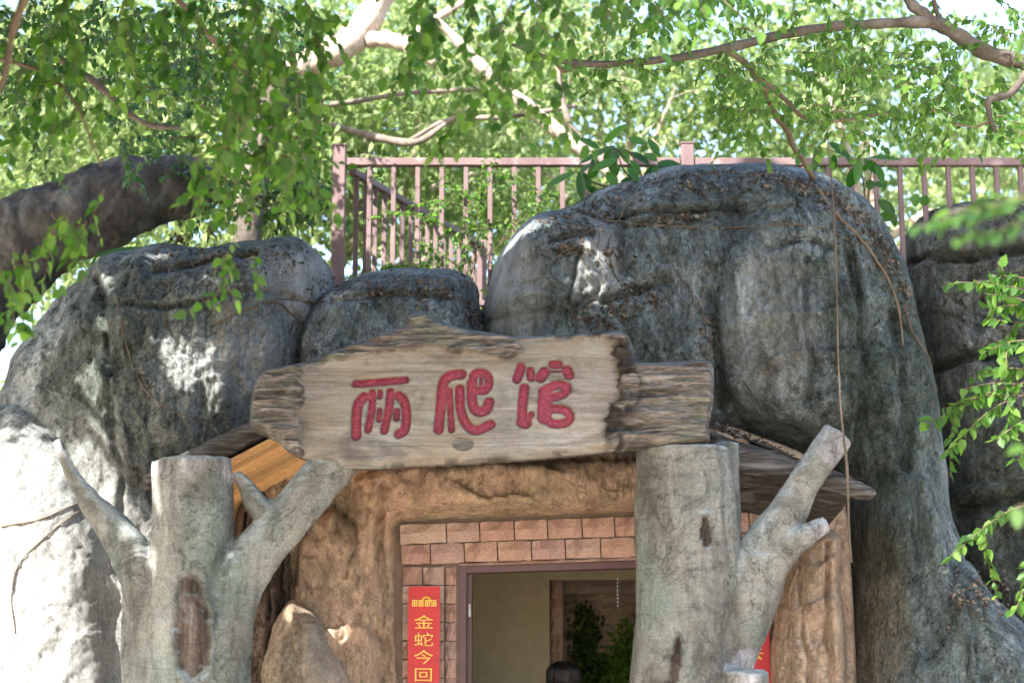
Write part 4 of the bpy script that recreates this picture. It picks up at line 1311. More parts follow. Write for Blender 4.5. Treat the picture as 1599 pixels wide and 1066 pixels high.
for i, (x_, y_, rx, h, n, m_, lab) in enumerate((
        (-3.4, 3.2, .8, .7, 1500, 'leaf_bg', 'bushy shrub at far left under the leaning trunk'), (-2.3, 3.6, .7, .8, 1200, 'leaf_bg', 'shrub just left of the railing corner post'),
        (-.9, 4.6, .9, .7, 1300, 'leaf_bg', 'shrub behind the short receding railing'), (.1, 3.6, .7, .55, 900, 'leaf_lime', 'lime shrub behind the railing left of the domed rock'),
        (1.3, 4.6, .9, .8, 1100, 'leaf_bg', 'shrub behind the strap-leaved plant'), (3.0, 4.4, .9, .75, 1100, 'leaf_lime', 'lime shrub behind the railing right of the dome'),
        (4.4, 4.8, .9, .75, 1100, 'leaf_bg', 'shrub behind the railing at the right edge'))):
    shrub(lab, (x_, y_, 4.15), (rx, .5, h), n, .075, MAT[m_])
# low shrubs in the gap at the left of the rocks
for (x_, y_, h, lab) in ((-3.9, 2.2, 2.2, 'tall shrub filling the gap left of the grey rock'), (-4.6, 3.6, 2.6, 'farther tall shrub at the left frame edge')):
    shrub(lab, (x_, y_, 0), (.9, .5, h), 2600, .085, MAT['leaf_lime'])

# leaning trunk at the left
lt = empty('leaning_tree', (P(-150, 760, 1.6).x, 1.6, 0), 'thick dark leaning tree trunk arching over the rocks at left', 'tree')
def px_path(pts, n=5):
    w = []
    for p in pts:
        v = P(p[0], p[1], p[3]); w.append((v.x, v.y, v.z, p[2] * mpp(p[3])))
    return catmull(w, n)
c = px_path([(-170, 1380, 80, 1.5), (-150, 900, 78, 1.5), (-110, 640, 74, 1.5), (-50, 480, 74, 1.55), (30, 388, 70, 1.6), (110, 345, 68, 1.65), (190, 312, 62, 1.7), (250, 296, 54, 1.75), (295, 290, 47, 1.8), (322, 294, 28, 1.9)])
c[:, 2] = np.maximum(c[:, 2], 0)
me = remesh(Geo().tube([tuple(r[:3]) for r in c], list(c[:, 3]), 20).mesh('trunk'), .022, 3)
co, no = get_co(me), get_no(me)
set_co(me, co + no * (.06 * fbm(co * 2.2, 3) + .03 * fbm(co * (6, 6, 6), 3, .6) + .02 * (fbm(co * (9, 9, 9), 3, .6, True) - .6))[:, None])
mesh_obj('trunk', me, MAT['bark_dark'], lt)
sp = Sprays()
for k in range(60):      # epiphytic tufts and the leafy end
    x_, y_, Y = random.choice(((265, 265, 1.5), (350, 320, 1.6), (400, 330, 1.7), (450, 340, 1.7), (490, 330, 1.6), (430, 300, 1.7), (380, 290, 1.7)))
    a = P(x_ + random.gauss(0, 18), y_ + random.gauss(0, 14), Y)
    b = a + Vector((random.gauss(.12, .18), random.gauss(-.1, .12), random.gauss(.02, .14)))
    sp.twig(a, b, .15, .055, .02, .004, 1)
sp.build(lt, MAT['leaf_shiny'], MAT['twig'])

# pale fig limbs behind
ft = empty('fig_tree', Vector((P(380, 200, 3.6).x, 3.6, 4.1)), 'pale-barked fig tree with a bent limb showing at the top centre', 'tree')
def limb(par, pts, mat, name='limb', seg=10):
    c = px_path(pts)
    g = Geo().tube([tuple(r[:3]) for r in c], list(c[:, 3] * (1 + .12 * np.sin(np.arange(len(c)) * 1.7))), seg)
    return g.build(name, mat, par)
limb(ft, [(380, 440, 26, 3.6), (395, 300, 25, 3.6), (420, 180, 24, 3.6), (455, 118, 22, 3.5)], MAT['bark_grey'], 'trunk', 14)
limb(ft, [(448, 122, 22, 3.5), (470, 104, 24, 3.5), (505, 88, 25, 3.5), (545, 66, 24, 3.5), (580, 22, 23, 3.5), (610, -40, 22, 3.5)], MAT['bark_pale'], 'limb', 14)
limb(ft, [(575, 62, 14, 3.5), (605, 62, 13, 3.45), (635, 70, 13, 3.4), (655, 88, 10, 3.4), (680, 98, 6, 3.4)], MAT['bark_pale'])
limb(ft, [(640, 68, 9, 3.42), (655, 48, 9, 3.5), (680, 30, 7, 3.5), (730, 0, 6, 3.5)], MAT['bark_pale'])
limb(ft, [(680, 30, 6, 3.5), (720, 70, 9, 3.6), (765, 118, 11, 3.7), (815, 160, 12, 3.8), (870, 205, 12, 3.9), (930, 250, 11, 4.0), (990, 300, 10, 4.1)], MAT['bark_pale'])
limb(ft, [(870, 90, 4, 3.9), (878, 150, 5, 3.9), (890, 195, 6, 3.9), (915, 235, 7, 3.95)], MAT['bark_mid'])
limb(ft, [(500, 165, 5, 4), (560, 158, 4, 4), (640, 145, 4, 4), (760, 140, 3, 4)], MAT['bark_mid'])
limb(ft, [(515, 195, 5, 4), (590, 215, 7, 4), (650, 222, 6, 4), (700, 190, 4, 4), (740, 165, 3, 4)], MAT['bark_mid'])
limb(ft, [(640, 220, 4, 4), (700, 188, 4, 4), (800, 182, 4, 4), (900, 165, 4, 4)], MAT['bark_mid'])
sp = Sprays()
for k in range(130):
    x_, y_ = random.uniform(330, 1080), random.uniform(-30, 250)
    if 470 < x_ < 700 and y_ < 120: continue
    a = P(x_, y_, random.uniform(3.9, 5.0)); b = a + Vector((random.gauss(0, .3), random.gauss(0, .2), random.uniform(-.35, .1)))
    sp.twig(a, b, .1, .075, .03, .004, 1)
sp.build(ft, MAT['leaf_bg'], MAT['bark_pale'])

# ================================================================== TOP-RIGHT TREE
rt = empty('overhanging_tree', (5.6, -2.0, 0), 'grey-branched tree reaching in from the right above the rocks', 'tree')
Geo().tube(catmull([(5.6, -2, 0), (5.4, -2, 2), (5.0, -2, 3.8), P(1720, 130, -2)], 5), list(np.linspace(.2, .06, 16)), 12).build('trunk', MAT['bark_grey'], rt)
limb(rt, [(1720, 130, 15, -2), (1640, 112, 14, -2), (1599, 98, 13, -2), (1540, 82, 13, -2), (1495, 55, 12, -2), (1455, 36, 11, -2), (1380, 37, 8, -2), (1300, 42, 8, -2.02), (1220, 55, 8, -2.05), (1150, 72, 8, -2.1), (1060, 90, 6.5, -2.1), (960, 100, 5.5, -2.1), (905, 99, 6, -2.1), (860, 92, 4, -2.1), (800, 70, 3, -2.1)], MAT['bark_grey'])
limb(rt, [(1462, 40, 10, -2), (1440, 20, 10, -2), (1420, 2, 9, -2), (1400, -50, 8, -2)], MAT['bark_grey'])
limb(rt, [(1475, 45, 4, -2), (1460, 10, 4, -2), (1455, -40, 3, -2)], MAT['bark_grey'])
limb(rt, [(1610, 105, 9, -2), (1598, 122, 7, -2.02), (1575, 148, 6, -2.05), (1545, 156, 6, -2.1), (1546, 185, 4, -2.1), (1556, 207, 3, -2.1)], MAT['bark_grey'])
limb(rt, [(1545, 190, 2.5, -2.1), (1520, 198, 2, -2.1), (1480, 192, 2, -2.1)], MAT['twig'])
limb(rt, [(1135, 78, 5, -2.1), (1170, 105, 5, -2), (1198, 145, 5.5, -1.8), (1210, 178, 5.5, -1.5), (1230, 205, 5, -1.1), (1238, 228, 4.5, -.7), (1256, 252, 5, -.2), (1276, 292, 5, .1)], MAT['twig'])
limb(rt, [(1140, 80, 4, -2.1), (1185, 120, 4, -2), (1225, 155, 4, -2), (1250, 180, 3.5, -2), (1280, 190, 3, -2), (1340, 185, 2.5, -2), (1400, 172, 2, -2)], MAT['twig'])
limb(rt, [(905, 100, 4, -2.1), (880, 110, 4, -2.1), (860, 86, 3, -2.1)], MAT['twig'])
c = px_path([(1290, 188, 1.0, -2), (1300, 300, 1.1, -2), (1306, 420, 1.3, -2), (1309, 560, 1.4, -2), (1314, 650, 1.4, -2), (1322, 720, 2.0, -2), (1325, 800, 1.8, -2), (1327, 850, 1.8, -2), (1330, 878, 1.5, -2)], 8)
Geo().tube([tuple(r[:3]) for r in c], list(c[:, 3] * (1 + .25 * RNG.random(len(c)))), 7).build('aerial_root', MAT['root'], rt)
sp = Sprays()
random.seed(21)
CL = [(1000, 30, 60), (1060, 50, 60), (960, 110, 45), (1110, 110, 40), (1160, 30, 60), (1160, 130, 40), (1180, 180, 40), (1230, 110, 45), (1240, 170, 45), (1290, 90, 50), (1300, 205, 40), (1350, 190, 45),
      (1350, 120, 45), (1400, 90, 45), (1420, 160, 50), (1460, 110, 45), (1480, 180, 50), (1520, 140, 45), (1540, 200, 35), (1570, 60, 50), (1590, 200, 50), (1500, 20, 50), (1150, 190, 18), (1320, 20, 45), (1250, 10, 45)]
for (x_, y_, s_) in CL:
    for k in range(9):
        Y = -2 + random.gauss(0, .5)
        a = P(x_ + random.gauss(0, s_ * .7), y_ + random.gauss(-10, s_ * .45), Y)
        b = a + Vector((random.gauss(0, .18), random.gauss(0, .15), random.uniform(-.26, .02)))
        sp.twig(a, b, .12, .054, .025, .0035, 1)
sp.build(rt, MAT['leaf_tr'], MAT['twig'])

# ================================================================== NEAR LEFT TREE (drooping sprays)
nt = empty('drooping_tree', (-2.9, -6.4, 0), 'drooping fig tree whose dark leafy sprays hang over the top left', 'tree')
Geo().tube(catmull([(-2.9, -6.4, 0), (-2.85, -6.4, 2.0), (-2.6, -6.2, 3.6), (-2.2, -6.0, 4.6)], 5), list(np.linspace(.16, .05, 16)), 10).build('trunk', MAT['bark_grey'], nt)
limb(nt, [(-300, -60, 14, -6), (-60, -60, 10, -5.6), (150, -50, 8, -5.2), (330, -40, 7, -4.8), (520, -40, 6, -4.8), (720, -30, 5, -4.8), (900, -40, 3, -4.8)], MAT['bark_grey'])
limb(nt, [(45, -20, 9, -5.6), (20, 50, 6, -5.6), (10, 110, 5, -5.6), (-5, 150, 4, -5.6)], MAT['twig'])
limb(nt, [(-20, 90, 3, -5), (60, 110, 3, -4.9), (110, 150, 2.6, -4.9), (135, 200, 2, -4.9), (158, 260, 1.6, -4.9)], MAT['twig'])
limb(nt, [(270, -10, 5, -4.4), (300, 25, 5, -4.2), (350, 80, 5, -4), (400, 130, 3, -4)], MAT['twig'])
limb(nt, [(90, 90, 5, -2), (150, 130, 6, -2), (220, 190, 5, -2), (280, 200, 4, -2)], MAT['bark_grey'])
random.seed(33)
sp = Sprays()
def curtain(x0, x1, y0, y1, n, Y0, Y1, ln, leaf=.066, gap=.032, side=1):
    for k in range(n):
        Y = random.uniform(Y0, Y1)
        a = P(random.uniform(x0, x1), random.uniform(y0, y1), Y)
        b = a + Vector((random.gauss(.03, .10), random.gauss(0, .08), -random.uniform(.5, 1) * ln))
        sp.twig(a, b, .05, leaf, gap, .0035, side, .05, .6)
curtain(300, 490, -40, 60, 18, -5.2, -4.2, .5)
curtain(350, 500, 60, 190, 17, -5.2, -4.2, .5)
curtain(350, 480, 170, 270, 13, -5.2, -4.2, .40)
curtain(350, 400, 380, 420, 4, -4.6, -4.2, .22)
curtain(300, 370, 220, 300, 7, -4.8, -4.2, .32)
curtain(355, 362, 445, 460, 1, -4.6, -4.4, .10, side=0)
curtain(0, 320, -40, 60, 18, -5.2, -3.8, .45)
curtain(20, 200, 60, 150, 7, -5.2, -4.2, .35)
curtain(-30, 60, 380, 440, 7, -5.0, -4.4, .35)
curtain(90, 180, 290, 340, 4, -5.0, -4.4, .35)
curtain(30, 140, 330, 380, 3, -5.0, -4.4, .30)
curtain(620, 880, -40, 40, 22, -5.2, -4.2, .40)
curtain(640, 880, 40, 120, 11, -5.2, -4.4, .36)
curtain(690, 880, 120, 200, 6, -5.0, -4.4, .28)
curtain(880, 1120, -50, 0, 14, -5.0, -4.4, .30)
sp.build(nt, MAT['leaf_fg'], MAT['twig'], 1.05)
sp = Sprays()
for k in range(260):      # finer foliage in the middle distance at the upper left
    Y = random.uniform(-1.5, 1.2)
    a = P(random.uniform(-20, 470), random.triangular(-40, 250, 60), Y)
    b = a + Vector((random.gauss(0, .25), random.gauss(0, .15), random.uniform(-.3, .1)))
    sp.twig(a, b, .1, .058, .026, .0035, 1)
tag(sp.g.build('twigs', MAT['twig'], nt), kind='stuff')
leaves('foliage', [tuple(v) for v in sp.p], [tuple(v) for v in sp.d], [tuple(v) for v in sp.n], sp.l, MAT['leaf_shiny'], nt)

# ------------------------------------------------------------------ sprays at the right edge
rs = empty('sapling', (P(1700, 1000, -2.6).x, -2.6, 0), 'young lime-green sapling leaning in at the right edge', 'sapling')
s0 = P(1700, 1000, -2.6)
Geo().tube(catmull([(s0.x, -2.6, 0), (s0.x, -2.6, 1.5), P(1680, 760, -2.6), P(1650, 480, -2.6)], 5), list(np.linspace(.03, .010, 16)), 7).build('trunk', MAT['twig'], rs)
sp = Sprays(); random.seed(4)
for (ax, ay, bx, by, n) in ((1660, 500, 1530, 470, 3), (1660, 540, 1520, 530, 3), (1670, 600, 1470, 660, 2), (1670, 600, 1510, 590, 2), (1670, 650, 1550, 700, 2), (1680, 780, 1520, 830, 1), (1680, 820, 1580, 900, 3), (1650, 460, 1570, 430, 3)):
    for k in range(n):
        Y = -2.6 + random.gauss(0, .2)
        a = P(ax, ay, -2.6); b = P(bx + random.gauss(0, 25), by + random.gauss(0, 25), Y)
        sp.twig(a, b, .1, .075, .032, .005, 2, .45, .5)
sp.build(rs, MAT['leaf_fg'], MAT['twig'])
rs = empty('sapling', (P(2260, 400, -7.6).x, -7.6, 0), 'blurred leafy twig close to the camera at the right frame edge', 'sapling')
s0 = P(2260, 400, -7.6)
Geo().tube(catmull([(s0.x, -7.6, 0), (s0.x + .02, -7.6, 1.6), P(2245, 200, -7.6), P(2230, -60, -7.6)], 5), list(np.linspace(.02, .006, 16)), 7).build('trunk', MAT['twig'], rs)
sp = Sprays()
for (ax, ay, bx, by, n) in ((1745, 200, 1600, 60, 2), (1750, 260, 1580, 350, 2), (1700, 320, 1470, 345, 2), (1640, 350, 1520, 400, 1), (1750, 560, 1600, 700, 2), (1750, 700, 1605, 800, 2)):
    for k in range(n):
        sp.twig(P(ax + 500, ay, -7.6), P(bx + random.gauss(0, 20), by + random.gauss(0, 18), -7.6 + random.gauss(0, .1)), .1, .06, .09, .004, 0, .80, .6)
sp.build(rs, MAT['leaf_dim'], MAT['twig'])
#PART4
# ================================================================== STRAP-LEAVED PLANTS
def blade_mesh(L, w, bend):
    n = 7
    V, Fc, r = [], [], []
    for i in range(n + 1):
        t = i / n
        ww = w * .5 * (math.sin(math.pi * min(1, t * .97 + .03)) ** .75)
        z = -bend * L * t * t
        x = L * (t - .12 * bend * t * t)
        V += [(x, -ww, z + ww * .28), (x, 0, z), (x, ww, z + ww * .28)]
    for i in range(n):
        a = i * 3
        Fc += [(a, a + 3, a + 4, a + 1), (a + 1, a + 4, a + 5, a + 2)]
    return V, Fc
def strap_plant(label, root_px, Y, specs, cat='plant', wpx=17):
    root, _ = hit(*root_px, P(*root_px, Y))
    pl = empty('broad_leaved_plant', root, label, cat)
    s = mpp(Y)
    for (x0, y0, x1, y1) in specs:
        Yb = Y + random.uniform(-.10, .05)
        a, b = P(x0, y0, Yb), P(x1, y1, Yb + random.uniform(-.10, .06))
        d = (b - a) * 1.18; L = d.length
        V, Fc = blade_mesh(L, wpx * s * random.uniform(.8, 1.15), random.uniform(.02, .14))
        xax = d.normalized()
        nn = Vector((random.gauss(0, .3), -1, random.gauss(.5, .3)))
        yax = nn.cross(xax).normalized(); zax = xax.cross(yax)
        W = [a + xax * v[0] + yax * v[1] + zax * v[2] for v in V]
        me = raw_mesh('leaf', [tuple(v) for v in W], Fc, {'rnd': np.full(len(W), random.random())})
        mesh_obj('leaf', me, MAT['blade'], pl)
    return pl, root
def crop(specs, ox, oy, k): return [(ox + a * k, oy + b * k, ox + c_ * k, oy + d * k) for a, b, c_, d in specs]
random.seed(9)
A = crop([(680, 300, 885, 108), (800, 320, 470, 480), (640, 345, 450, 255), (390, 588, 120, 728), (430, 590, 458, 845), (770, 330, 700, 480), (790, 330, 800, 500), (822, 455, 600, 560), (770, 480, 812, 615), (838, 320, 930, 470), (930, 385, 1135, 472), (960, 470, 1050, 600),
          (1125, 300, 968, 240), (1262, 432, 1165, 265), (1240, 480, 1120, 400), (1240, 500, 1465, 515), (1280, 510, 1292, 645), (1222, 520, 1108, 722), (1236, 530, 1200, 705), (940, 540, 1030, 680), (832, 720, 690, 832), (870, 720, 985, 800), (508, 740, 662, 842), (720, 590, 802, 722), (1000, 672, 870, 712), (480, 600, 520, 745), (560, 500, 440, 600), (620, 520, 540, 640), (640, 480, 560, 500)], 840, 180, .15015)
pl, rt_ = strap_plant('broad-leaved green plant on the dome top in front of the railing', (985, 300), .62, A)
g = Geo()
for pts in ([(1000, 292), (985, 262), (968, 236), (945, 228)], [(990, 295), (940, 290), (905, 272), (900, 268)], [(1000, 292), (985, 278), (972, 262), (964, 236)], [(1005, 290), (1000, 270), (985, 240), (968, 232)], [(1012, 287), (1020, 270), (1025, 258)]):
    pp = catmull([P(a, b, .6) for a, b in pts], 4); g.tube(pp, list(np.linspace(.010, .004, len(pp))), 5)
tag(g.build('stems', MAT['twig'], pl), kind='stuff')
B = crop([(500, 530, 476, 590), (540, 532, 542, 618), (590, 515, 655, 562), (612, 560, 603, 608), (700, 560, 690, 648), (735, 570, 835, 576), (760, 592, 782, 655), (690, 600, 662, 672), (742, 650, 735, 682), (718, 575, 762, 622), (768, 722, 820, 766), (758, 790, 822, 778), (905, 700, 902, 742), (940, 705, 930, 740), (720, 620, 740, 590), (810, 770, 830, 812), (750, 665, 790, 672), (640, 545, 672, 590)], 1040, 0, .4317)
pl, rt_ = strap_plant('smaller broad-leaved plant hanging on the railing right of the dome top', (1352, 338), .75, B)
g = Geo()
for pts in ([(1352, 345), (1350, 300), (1340, 260), (1300, 235), (1258, 228)], [(1352, 345), (1358, 290), (1365, 255), (1390, 247)], [(1352, 345), (1375, 335), (1390, 345), (1430, 305)], [(1350, 300), (1345, 270), (1330, 245)]):
    pp = catmull([P(a, b, .75) for a, b in pts], 4); g.tube(pp, list(np.linspace(.008, .003, len(pp))), 5)
tag(g.build('stems', MAT['twig'], pl), kind='stuff')
# big paddle leaf behind the left rock
pl, rt_ = strap_plant('single huge paddle-shaped leaf behind the left rock under the leaning trunk', (120, 450), 1.15, [(128, 452, 150, 398)], 'plant', 6)
V, Fc = blade_mesh(.62, .24, .25)
a, b = P(148, 402, 1.1), P(262, 380, 1.0)
d = (b - a).normalized(); yv = Vector((.1, -.5, .85)).cross(d).normalized(); zv = d.cross(yv)
mesh_obj('leaf', raw_mesh('leaf', [tuple(a + d * v[0] + yv * v[1] + zv * v[2]) for v in V], Fc, {'rnd': np.full(len(V), .5)}), MAT['blade'], pl)

# climbing fern-like sprays in the railing
cp = empty('climbing_plant', P(700, 430, 1.1), 'fine pinnate climbing plant growing through the railing left of the dome', 'plant')
sp = Sprays(); random.seed(14)
for (ax, ay, bx, by) in ((735, 430, 720, 330), (735, 430, 760, 300), (720, 430, 640, 410), (720, 420, 650, 380), (760, 400, 830, 330), (780, 380, 870, 305), (760, 350, 690, 290), (745, 400, 600, 345), (800, 350, 900, 330), (740, 330, 660, 320), (850, 300, 800, 280), (740, 430, 770, 250), (700, 430, 590, 420)):
    for k in range(2):
        sp.twig(P(ax, ay, 1.1), P(bx + random.gauss(0, 12), by + random.gauss(0, 10), 1.1 + random.gauss(0, .12)), .12, .045, .022, .004, 1, .2, .2)
sp.build(cp, MAT['leaf_tr'], MAT['twig'])

# ================================================================== VINES AND ROOTS ON THE ROCKS
def vine(label, pts, r, mat='vine', lift=.006, name='vine'):
    c = catmull(pts, 8); W = []
    for x_, y_ in c:
        h = hit(x_, y_)
        if h is None: continue
        W.append(h[0] + h[1] * lift)
    if len(W) < 4: return
    W = np.array(W)
    for _ in range(2): W[1:-1] = (W[:-2] + W[2:] + 2 * W[1:-1]) / 4
    o = Geo().tube(W, [r * (1 - .4 * i / len(W)) for i in range(len(W))], 6).build(name, MAT[mat], None)
    return tag(o, label, 'vine')
vine('long horizontal root across the face of the domed rock', [(880, 340), (985, 348), (1050, 354), (1150, 356), (1230, 350), (1290, 358), (1340, 385)], .009)
vine('dark woody vine running down the right shoulder of the dome', [(1276, 295), (1305, 335), (1345, 375), (1380, 425), (1402, 480), (1410, 540)], .013, 'twig')
vine('curved pale vine drooping across the left sunlit rock', [(183, 455), (192, 520), (215, 590), (250, 630), (300, 652), (350, 656), (390, 645)], .006)
vine('thin root hanging down the upper face of the left rock', [(262, 400), (265, 450), (259, 500), (272, 530)], .005)
vine('thin vine at the lower left of the left rock, nearly level', [(2, 822), (60, 812), (100, 795), (128, 783)], .006, 'twig')
vine('thin vine curving down the sunlit foot of the left rock', [(130, 792), (80, 830), (30, 880), (18, 930), (25, 990)], .005, 'twig')
vine('forked root at the junction of the left and small rocks', [(330, 510), (380, 484), (430, 472), (455, 490), (470, 505)], .007, 'twig')
vine('short root branching upward at the right end of the left rock', [(400, 475), (440, 468), (480, 470), (508, 472)], .006, 'twig')
vine('pale dry root trailing down left of the dome centre', [(1002, 300), (975, 330), (950, 380), (960, 430), (985, 462)], .006)
vine('thin pale root beside the upper bulge of the dome', [(1030, 385), (1060, 430), (1090, 470), (1100, 500)], .005)
vine('thin diagonal root below the bulge of the dome', [(1096, 480), (1125, 540), (1165, 600), (1195, 640)], .004)
vine('short dry root on the left shoulder of the dome', [(870, 390), (900, 372), (940, 352), (985, 345)], .006)
vine('dry root dangling over the deep crevice at right', [(1408, 470), (1425, 520), (1450, 560), (1465, 610)], .008, 'twig')
vine('thin twig crossing the dark rock at right', [(1440, 700), (1480, 650), (1520, 600)], .005, 'twig')
vine('root hugging the dome left of the strap-leaved plant', [(925, 315), (935, 360), (930, 400)], .005)

# ================================================================== LEAF LITTER
def litter(label, pts, L=.035, mat='litter', upmin=-1, bvh=None):
    pp, dd, nn = [], [], []
    for x_, y_ in pts:
        if bvh is None:
            h = hit(x_, y_)
        else:
            r = bvh.ray_cast(CAMP, ray(x_, y_).normalized()); h = (r[0], r[1]) if r[0] is not None else None
        if h is None: continue
        p, n_ = h
        if n_.z < upmin: continue
        if n_.dot(ray(x_, y_)) > 0: n_ = -n_
        pp.append(tuple(p + n_ * random.uniform(.003, .012))); t = Vector((random.gauss(0, 1), random.gauss(0, 1), random.gauss(0, 1)))
        t = t - n_ * t.dot(n_) * random.uniform(.6, 1.0); dd.append(tuple(t)); nn.append(tuple(n_ + Vector((random.gauss(0, .45), random.gauss(0, .45), random.gauss(0, .45)))))
    o = leaves('leaf_litter', pp, dd, nn, L * RNG.uniform(.5, 1.3, len(pp)), MAT[mat], None, .9)
    return tag(o, label, 'leaf litter', kind='stuff')
random.seed(77)
top = [(830, 345), (900, 321), (960, 294), (1040, 270), (1100, 264), (1180, 264), (1250, 277), (1320, 308), (1362, 350), (1398, 405), (1420, 460)]
tp = catmull(top, 30)
pts = [(tp[k][0] + random.gauss(0, 6), tp[k][1] + 3 + abs(random.gauss(0, 18))) for k in RNG.integers(len(tp), size=1000)]
pts += [(x_ + random.gauss(0, sx), y_ + random.gauss(0, sy)) for (x_, y_, sx, sy, n_) in ((890, 392, 22, 6, 100), (975, 480, 26, 9, 120), (1010, 462, 18, 12, 110), (1000, 345, 50, 8, 120), (1060, 340, 40, 6, 60), (940, 500, 25, 6, 80), (1110, 520, 8, 30, 60), (960, 400, 15, 12, 60)) for _ in range(n_)]
litter('dry brown leaf litter and roots strewn over the dome top', pts)
pts = [(random.uniform(480, 740), random.gauss(452, 12)) for _ in range(260)] + [(random.uniform(240, 480), random.gauss(402, 10)) for _ in range(300)] + [(random.uniform(1430, 1600), random.gauss(335, 10)) for _ in range(250)] + [(random.gauss(740, 12), random.gauss(492, 8)) for _ in range(120)] + [(random.uniform(1480, 1580), random.gauss(930, 18)) for _ in range(200)]
litter('dry leaf litter on the tops of the lower rocks', pts)
bank_bvh = BVHTree.FromPolygons([Vector(v) for v in bv], [tuple(int(i) for i in r) for r in q_bank])
pts = [(random.uniform(1115, 1345), 0) for _ in range(2200)]
pts = [(x_, 640 + (x_ - 1115) * .42 + random.uniform(-5, 40)) for x_, _ in pts]
litter('dry leaf litter heaped on the right slope of the porch roof', pts, .04, 'litter', -1, bank_bvh)

# ================================================================== SHADE CANOPY OVERHEAD (unseen crown laid along the sun rays, gaps shaped for sun patches)
s = np.array(SUN); u = np.cross((0, 0, 1), s); u /= np.linalg.norm(u); v = np.cross(s, u)
surf = []
for x_ in range(-150, 1760, 30):
    for y_ in range(230, 1080, 30):
        h = hit(x_, y_)
        if h: surf.append(tuple(h[0]))
surf += [tuple(P(x_, y_, -1.8)) for x_ in range(60, 1380, 40) for y_ in range(560, 1075, 30)]
surf += [tuple(P(x_, y_, -4.7)) for x_ in range(-40, 900, 50) for y_ in range(-60, 430, 40)]
surf += [tuple(P(x_, y_, 1.5)) for x_ in range(-60, 420, 50) for y_ in range(230, 480, 40)]
surf = np.array(surf)
U, Vv = surf @ u, surf @ v
GAPS = [(60, 700, .16), (100, 760, .20), (30, 760, .2), (140, 830, .22), (60, 860, .28), (-20, 860, .3), (110, 930, .28), (160, 900, .15), (40, 980, .3), (150, 1010, .26), (185, 1060, .2), (90, 1060, .3), (-40, 1000, .3), (60, 1120, .4), (180, 1150, .3),
        (155, 500, .05), (165, 520, .045), (150, 545, .06), (168, 565, .05), (145, 590, .06), (170, 600, .035), (138, 610, .05), (148, 650, .05), (165, 690, .07), (172, 730, .05), (168, 455, .06), (160, 440, .05), (180, 470, .03),
        (258, 540, .05), (272, 555, .05), (290, 572, .05), (305, 590, .045), (320, 560, .035), (300, 610, .04), (330, 605, .04), (345, 615, .03), (258, 660, .02), (265, 575, .03), (318, 528, .03),
        (262, 402, .07), (240, 408, .05), (350, 440, .05), (320, 430, .04), (368, 625, .03),
        (930, 395, .06), (926, 425, .06), (922, 450, .05), (820, 360, .10), (800, 375, .09), (845, 350, .07), (905, 480, .05),
        (460, 905, .06), (472, 935, .09), (487, 965, .10), (500, 1000, .11), (513, 1040, .12), (525, 1080, .14), (540, 1120, .16), (382, 980, .05), (380, 1010, .05),
        (135, 470, .03), (128, 520, .025), (140, 560, .03), (160, 575, .03), (175, 545, .025), (150, 620, .04), (175, 640, .03), (160, 665, .04), (180, 705, .05), (165, 745, .05), (120, 590, .025), (245, 560, .02), (285, 540, .03), (312, 575, .03), (338, 590, .03), (360, 640, .02), (290, 625, .02), (275, 600, .025), (210, 590, .02), (400, 420, .03), (380, 450, .025), (300, 470, .02),
        (530, 460, .05), (1560, 325, .06), (1500, 330, .06), (1290, 280, .05)]
gp = []
for (x_, y_, r) in GAPS:
    h = hit(x_, min(y_, 1066), P(x_, y_, -.3))
    p = np.array(h[0]) if y_ <= 1066 else np.array(P(x_, y_, h[0].y))
    gp.append((p @ u, p @ v, r))
N = 150000
uu = RNG.uniform(U.min() - .5, U.max() + .5, N); vv = RNG.uniform(Vv.min() - .15, Vv.max() + .3, N)
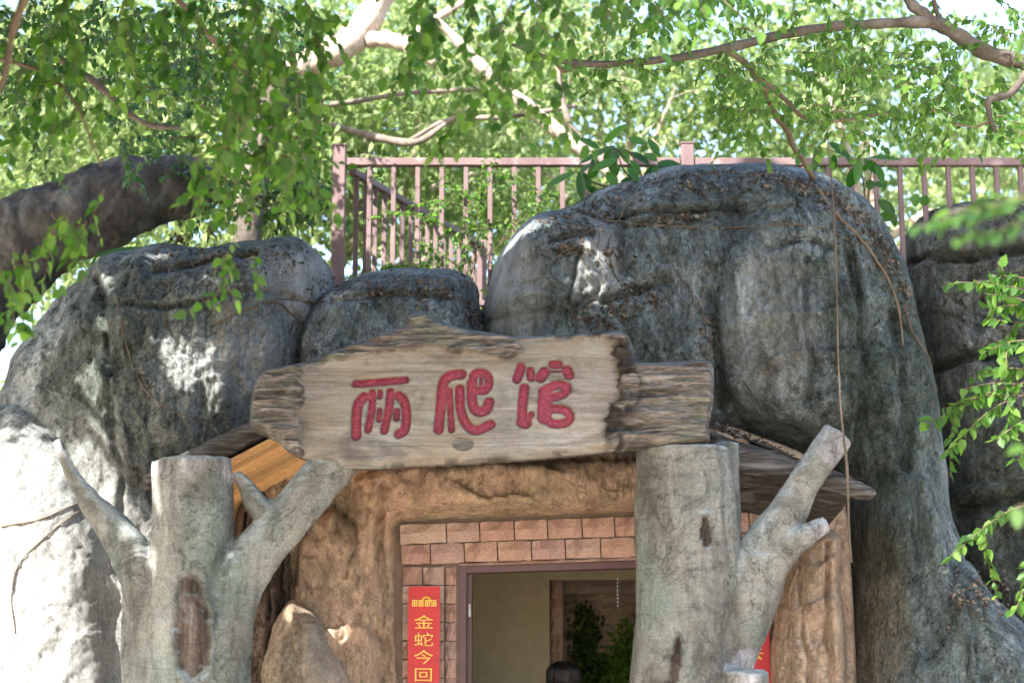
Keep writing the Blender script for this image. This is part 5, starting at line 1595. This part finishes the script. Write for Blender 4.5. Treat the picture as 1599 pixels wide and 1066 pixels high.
# keep only over the covered silhouette (a leaf is kept if some surface sample lies near it)
cells = set(zip(np.floor(U / .35).astype(int), np.floor(Vv / .35).astype(int)))
cells |= {(a + i, b + j) for a, b in list(cells) for i in (-1, 0, 1) for j in (-1, 0, 1)}
keep = np.array([(a, b) in cells for a, b in zip(np.floor(uu / .35).astype(int), np.floor(vv / .35).astype(int))])
# clumpy density
keep &= RNG.random(N) < .62 + .5 * fbm(np.c_[uu * .9, vv * .9, 0 * uu], 3)
for (a, b, r), gy in zip(gp, GAPS):
    keep &= (RNG.random(N) < (.10 if gy[1] < 900 and r > .14 else .015)) | ~(np.hypot(uu - a, vv - b) < r * (1.8 if r > .24 else 1.45 if r > .14 else 1.0) + (.06 if r > .065 else .03) + RNG.normal(size=N) * .02)
uu, vv = uu[keep], vv[keep]
T = RNG.uniform(4.2, 6.8, len(uu))
med = float(np.median(surf[:-60] @ s))
for _ in range(6):
    pos = uu[:, None] * u + vv[:, None] * v + (T + med)[:, None] * s
    x_, y_, f_ = to_px(pos)
    vis = (f_ > .1) & (x_ > -90) & (x_ < 1690) & (y_ > -90) & (y_ < 1160)
    T = np.where(vis, T + 1.6, T)
pos = pos[~vis]
st = empty('shade_tree', (-6.4, -6.8, 0), 'tall unseen shade tree, its crown laid out to shade the entrance', 'tree')
cen = Vector(pos.mean(0))
tr = catmull([(-6.4, -6.8, 0), (-6.3, -6.8, 2.5), (-6.0, -6.7, 5.0), (cen.x - .5, cen.y, cen.z - .8)], 6)
Geo().tube(tr, list(np.linspace(.3, .1, len(tr))), 12).build('trunk', MAT['bark_grey'], st)
for k in range(14):
    e = Vector(pos[RNG.integers(len(pos))]); b = Vector(tr[-4])
    pp = catmull([b, b.lerp(e, .5) + Vector((0, 0, .3)), e], 5)
    Geo().tube(pp, list(np.linspace(.05, .01, len(pp))), 6).build('limb', MAT['bark_grey'], st)
n = len(pos)
dr = unit(n) + (0, 0, -.3); dr /= np.linalg.norm(dr, axis=1)[:, None]; Lc = .15 * RNG.uniform(.7, 1.25, n)
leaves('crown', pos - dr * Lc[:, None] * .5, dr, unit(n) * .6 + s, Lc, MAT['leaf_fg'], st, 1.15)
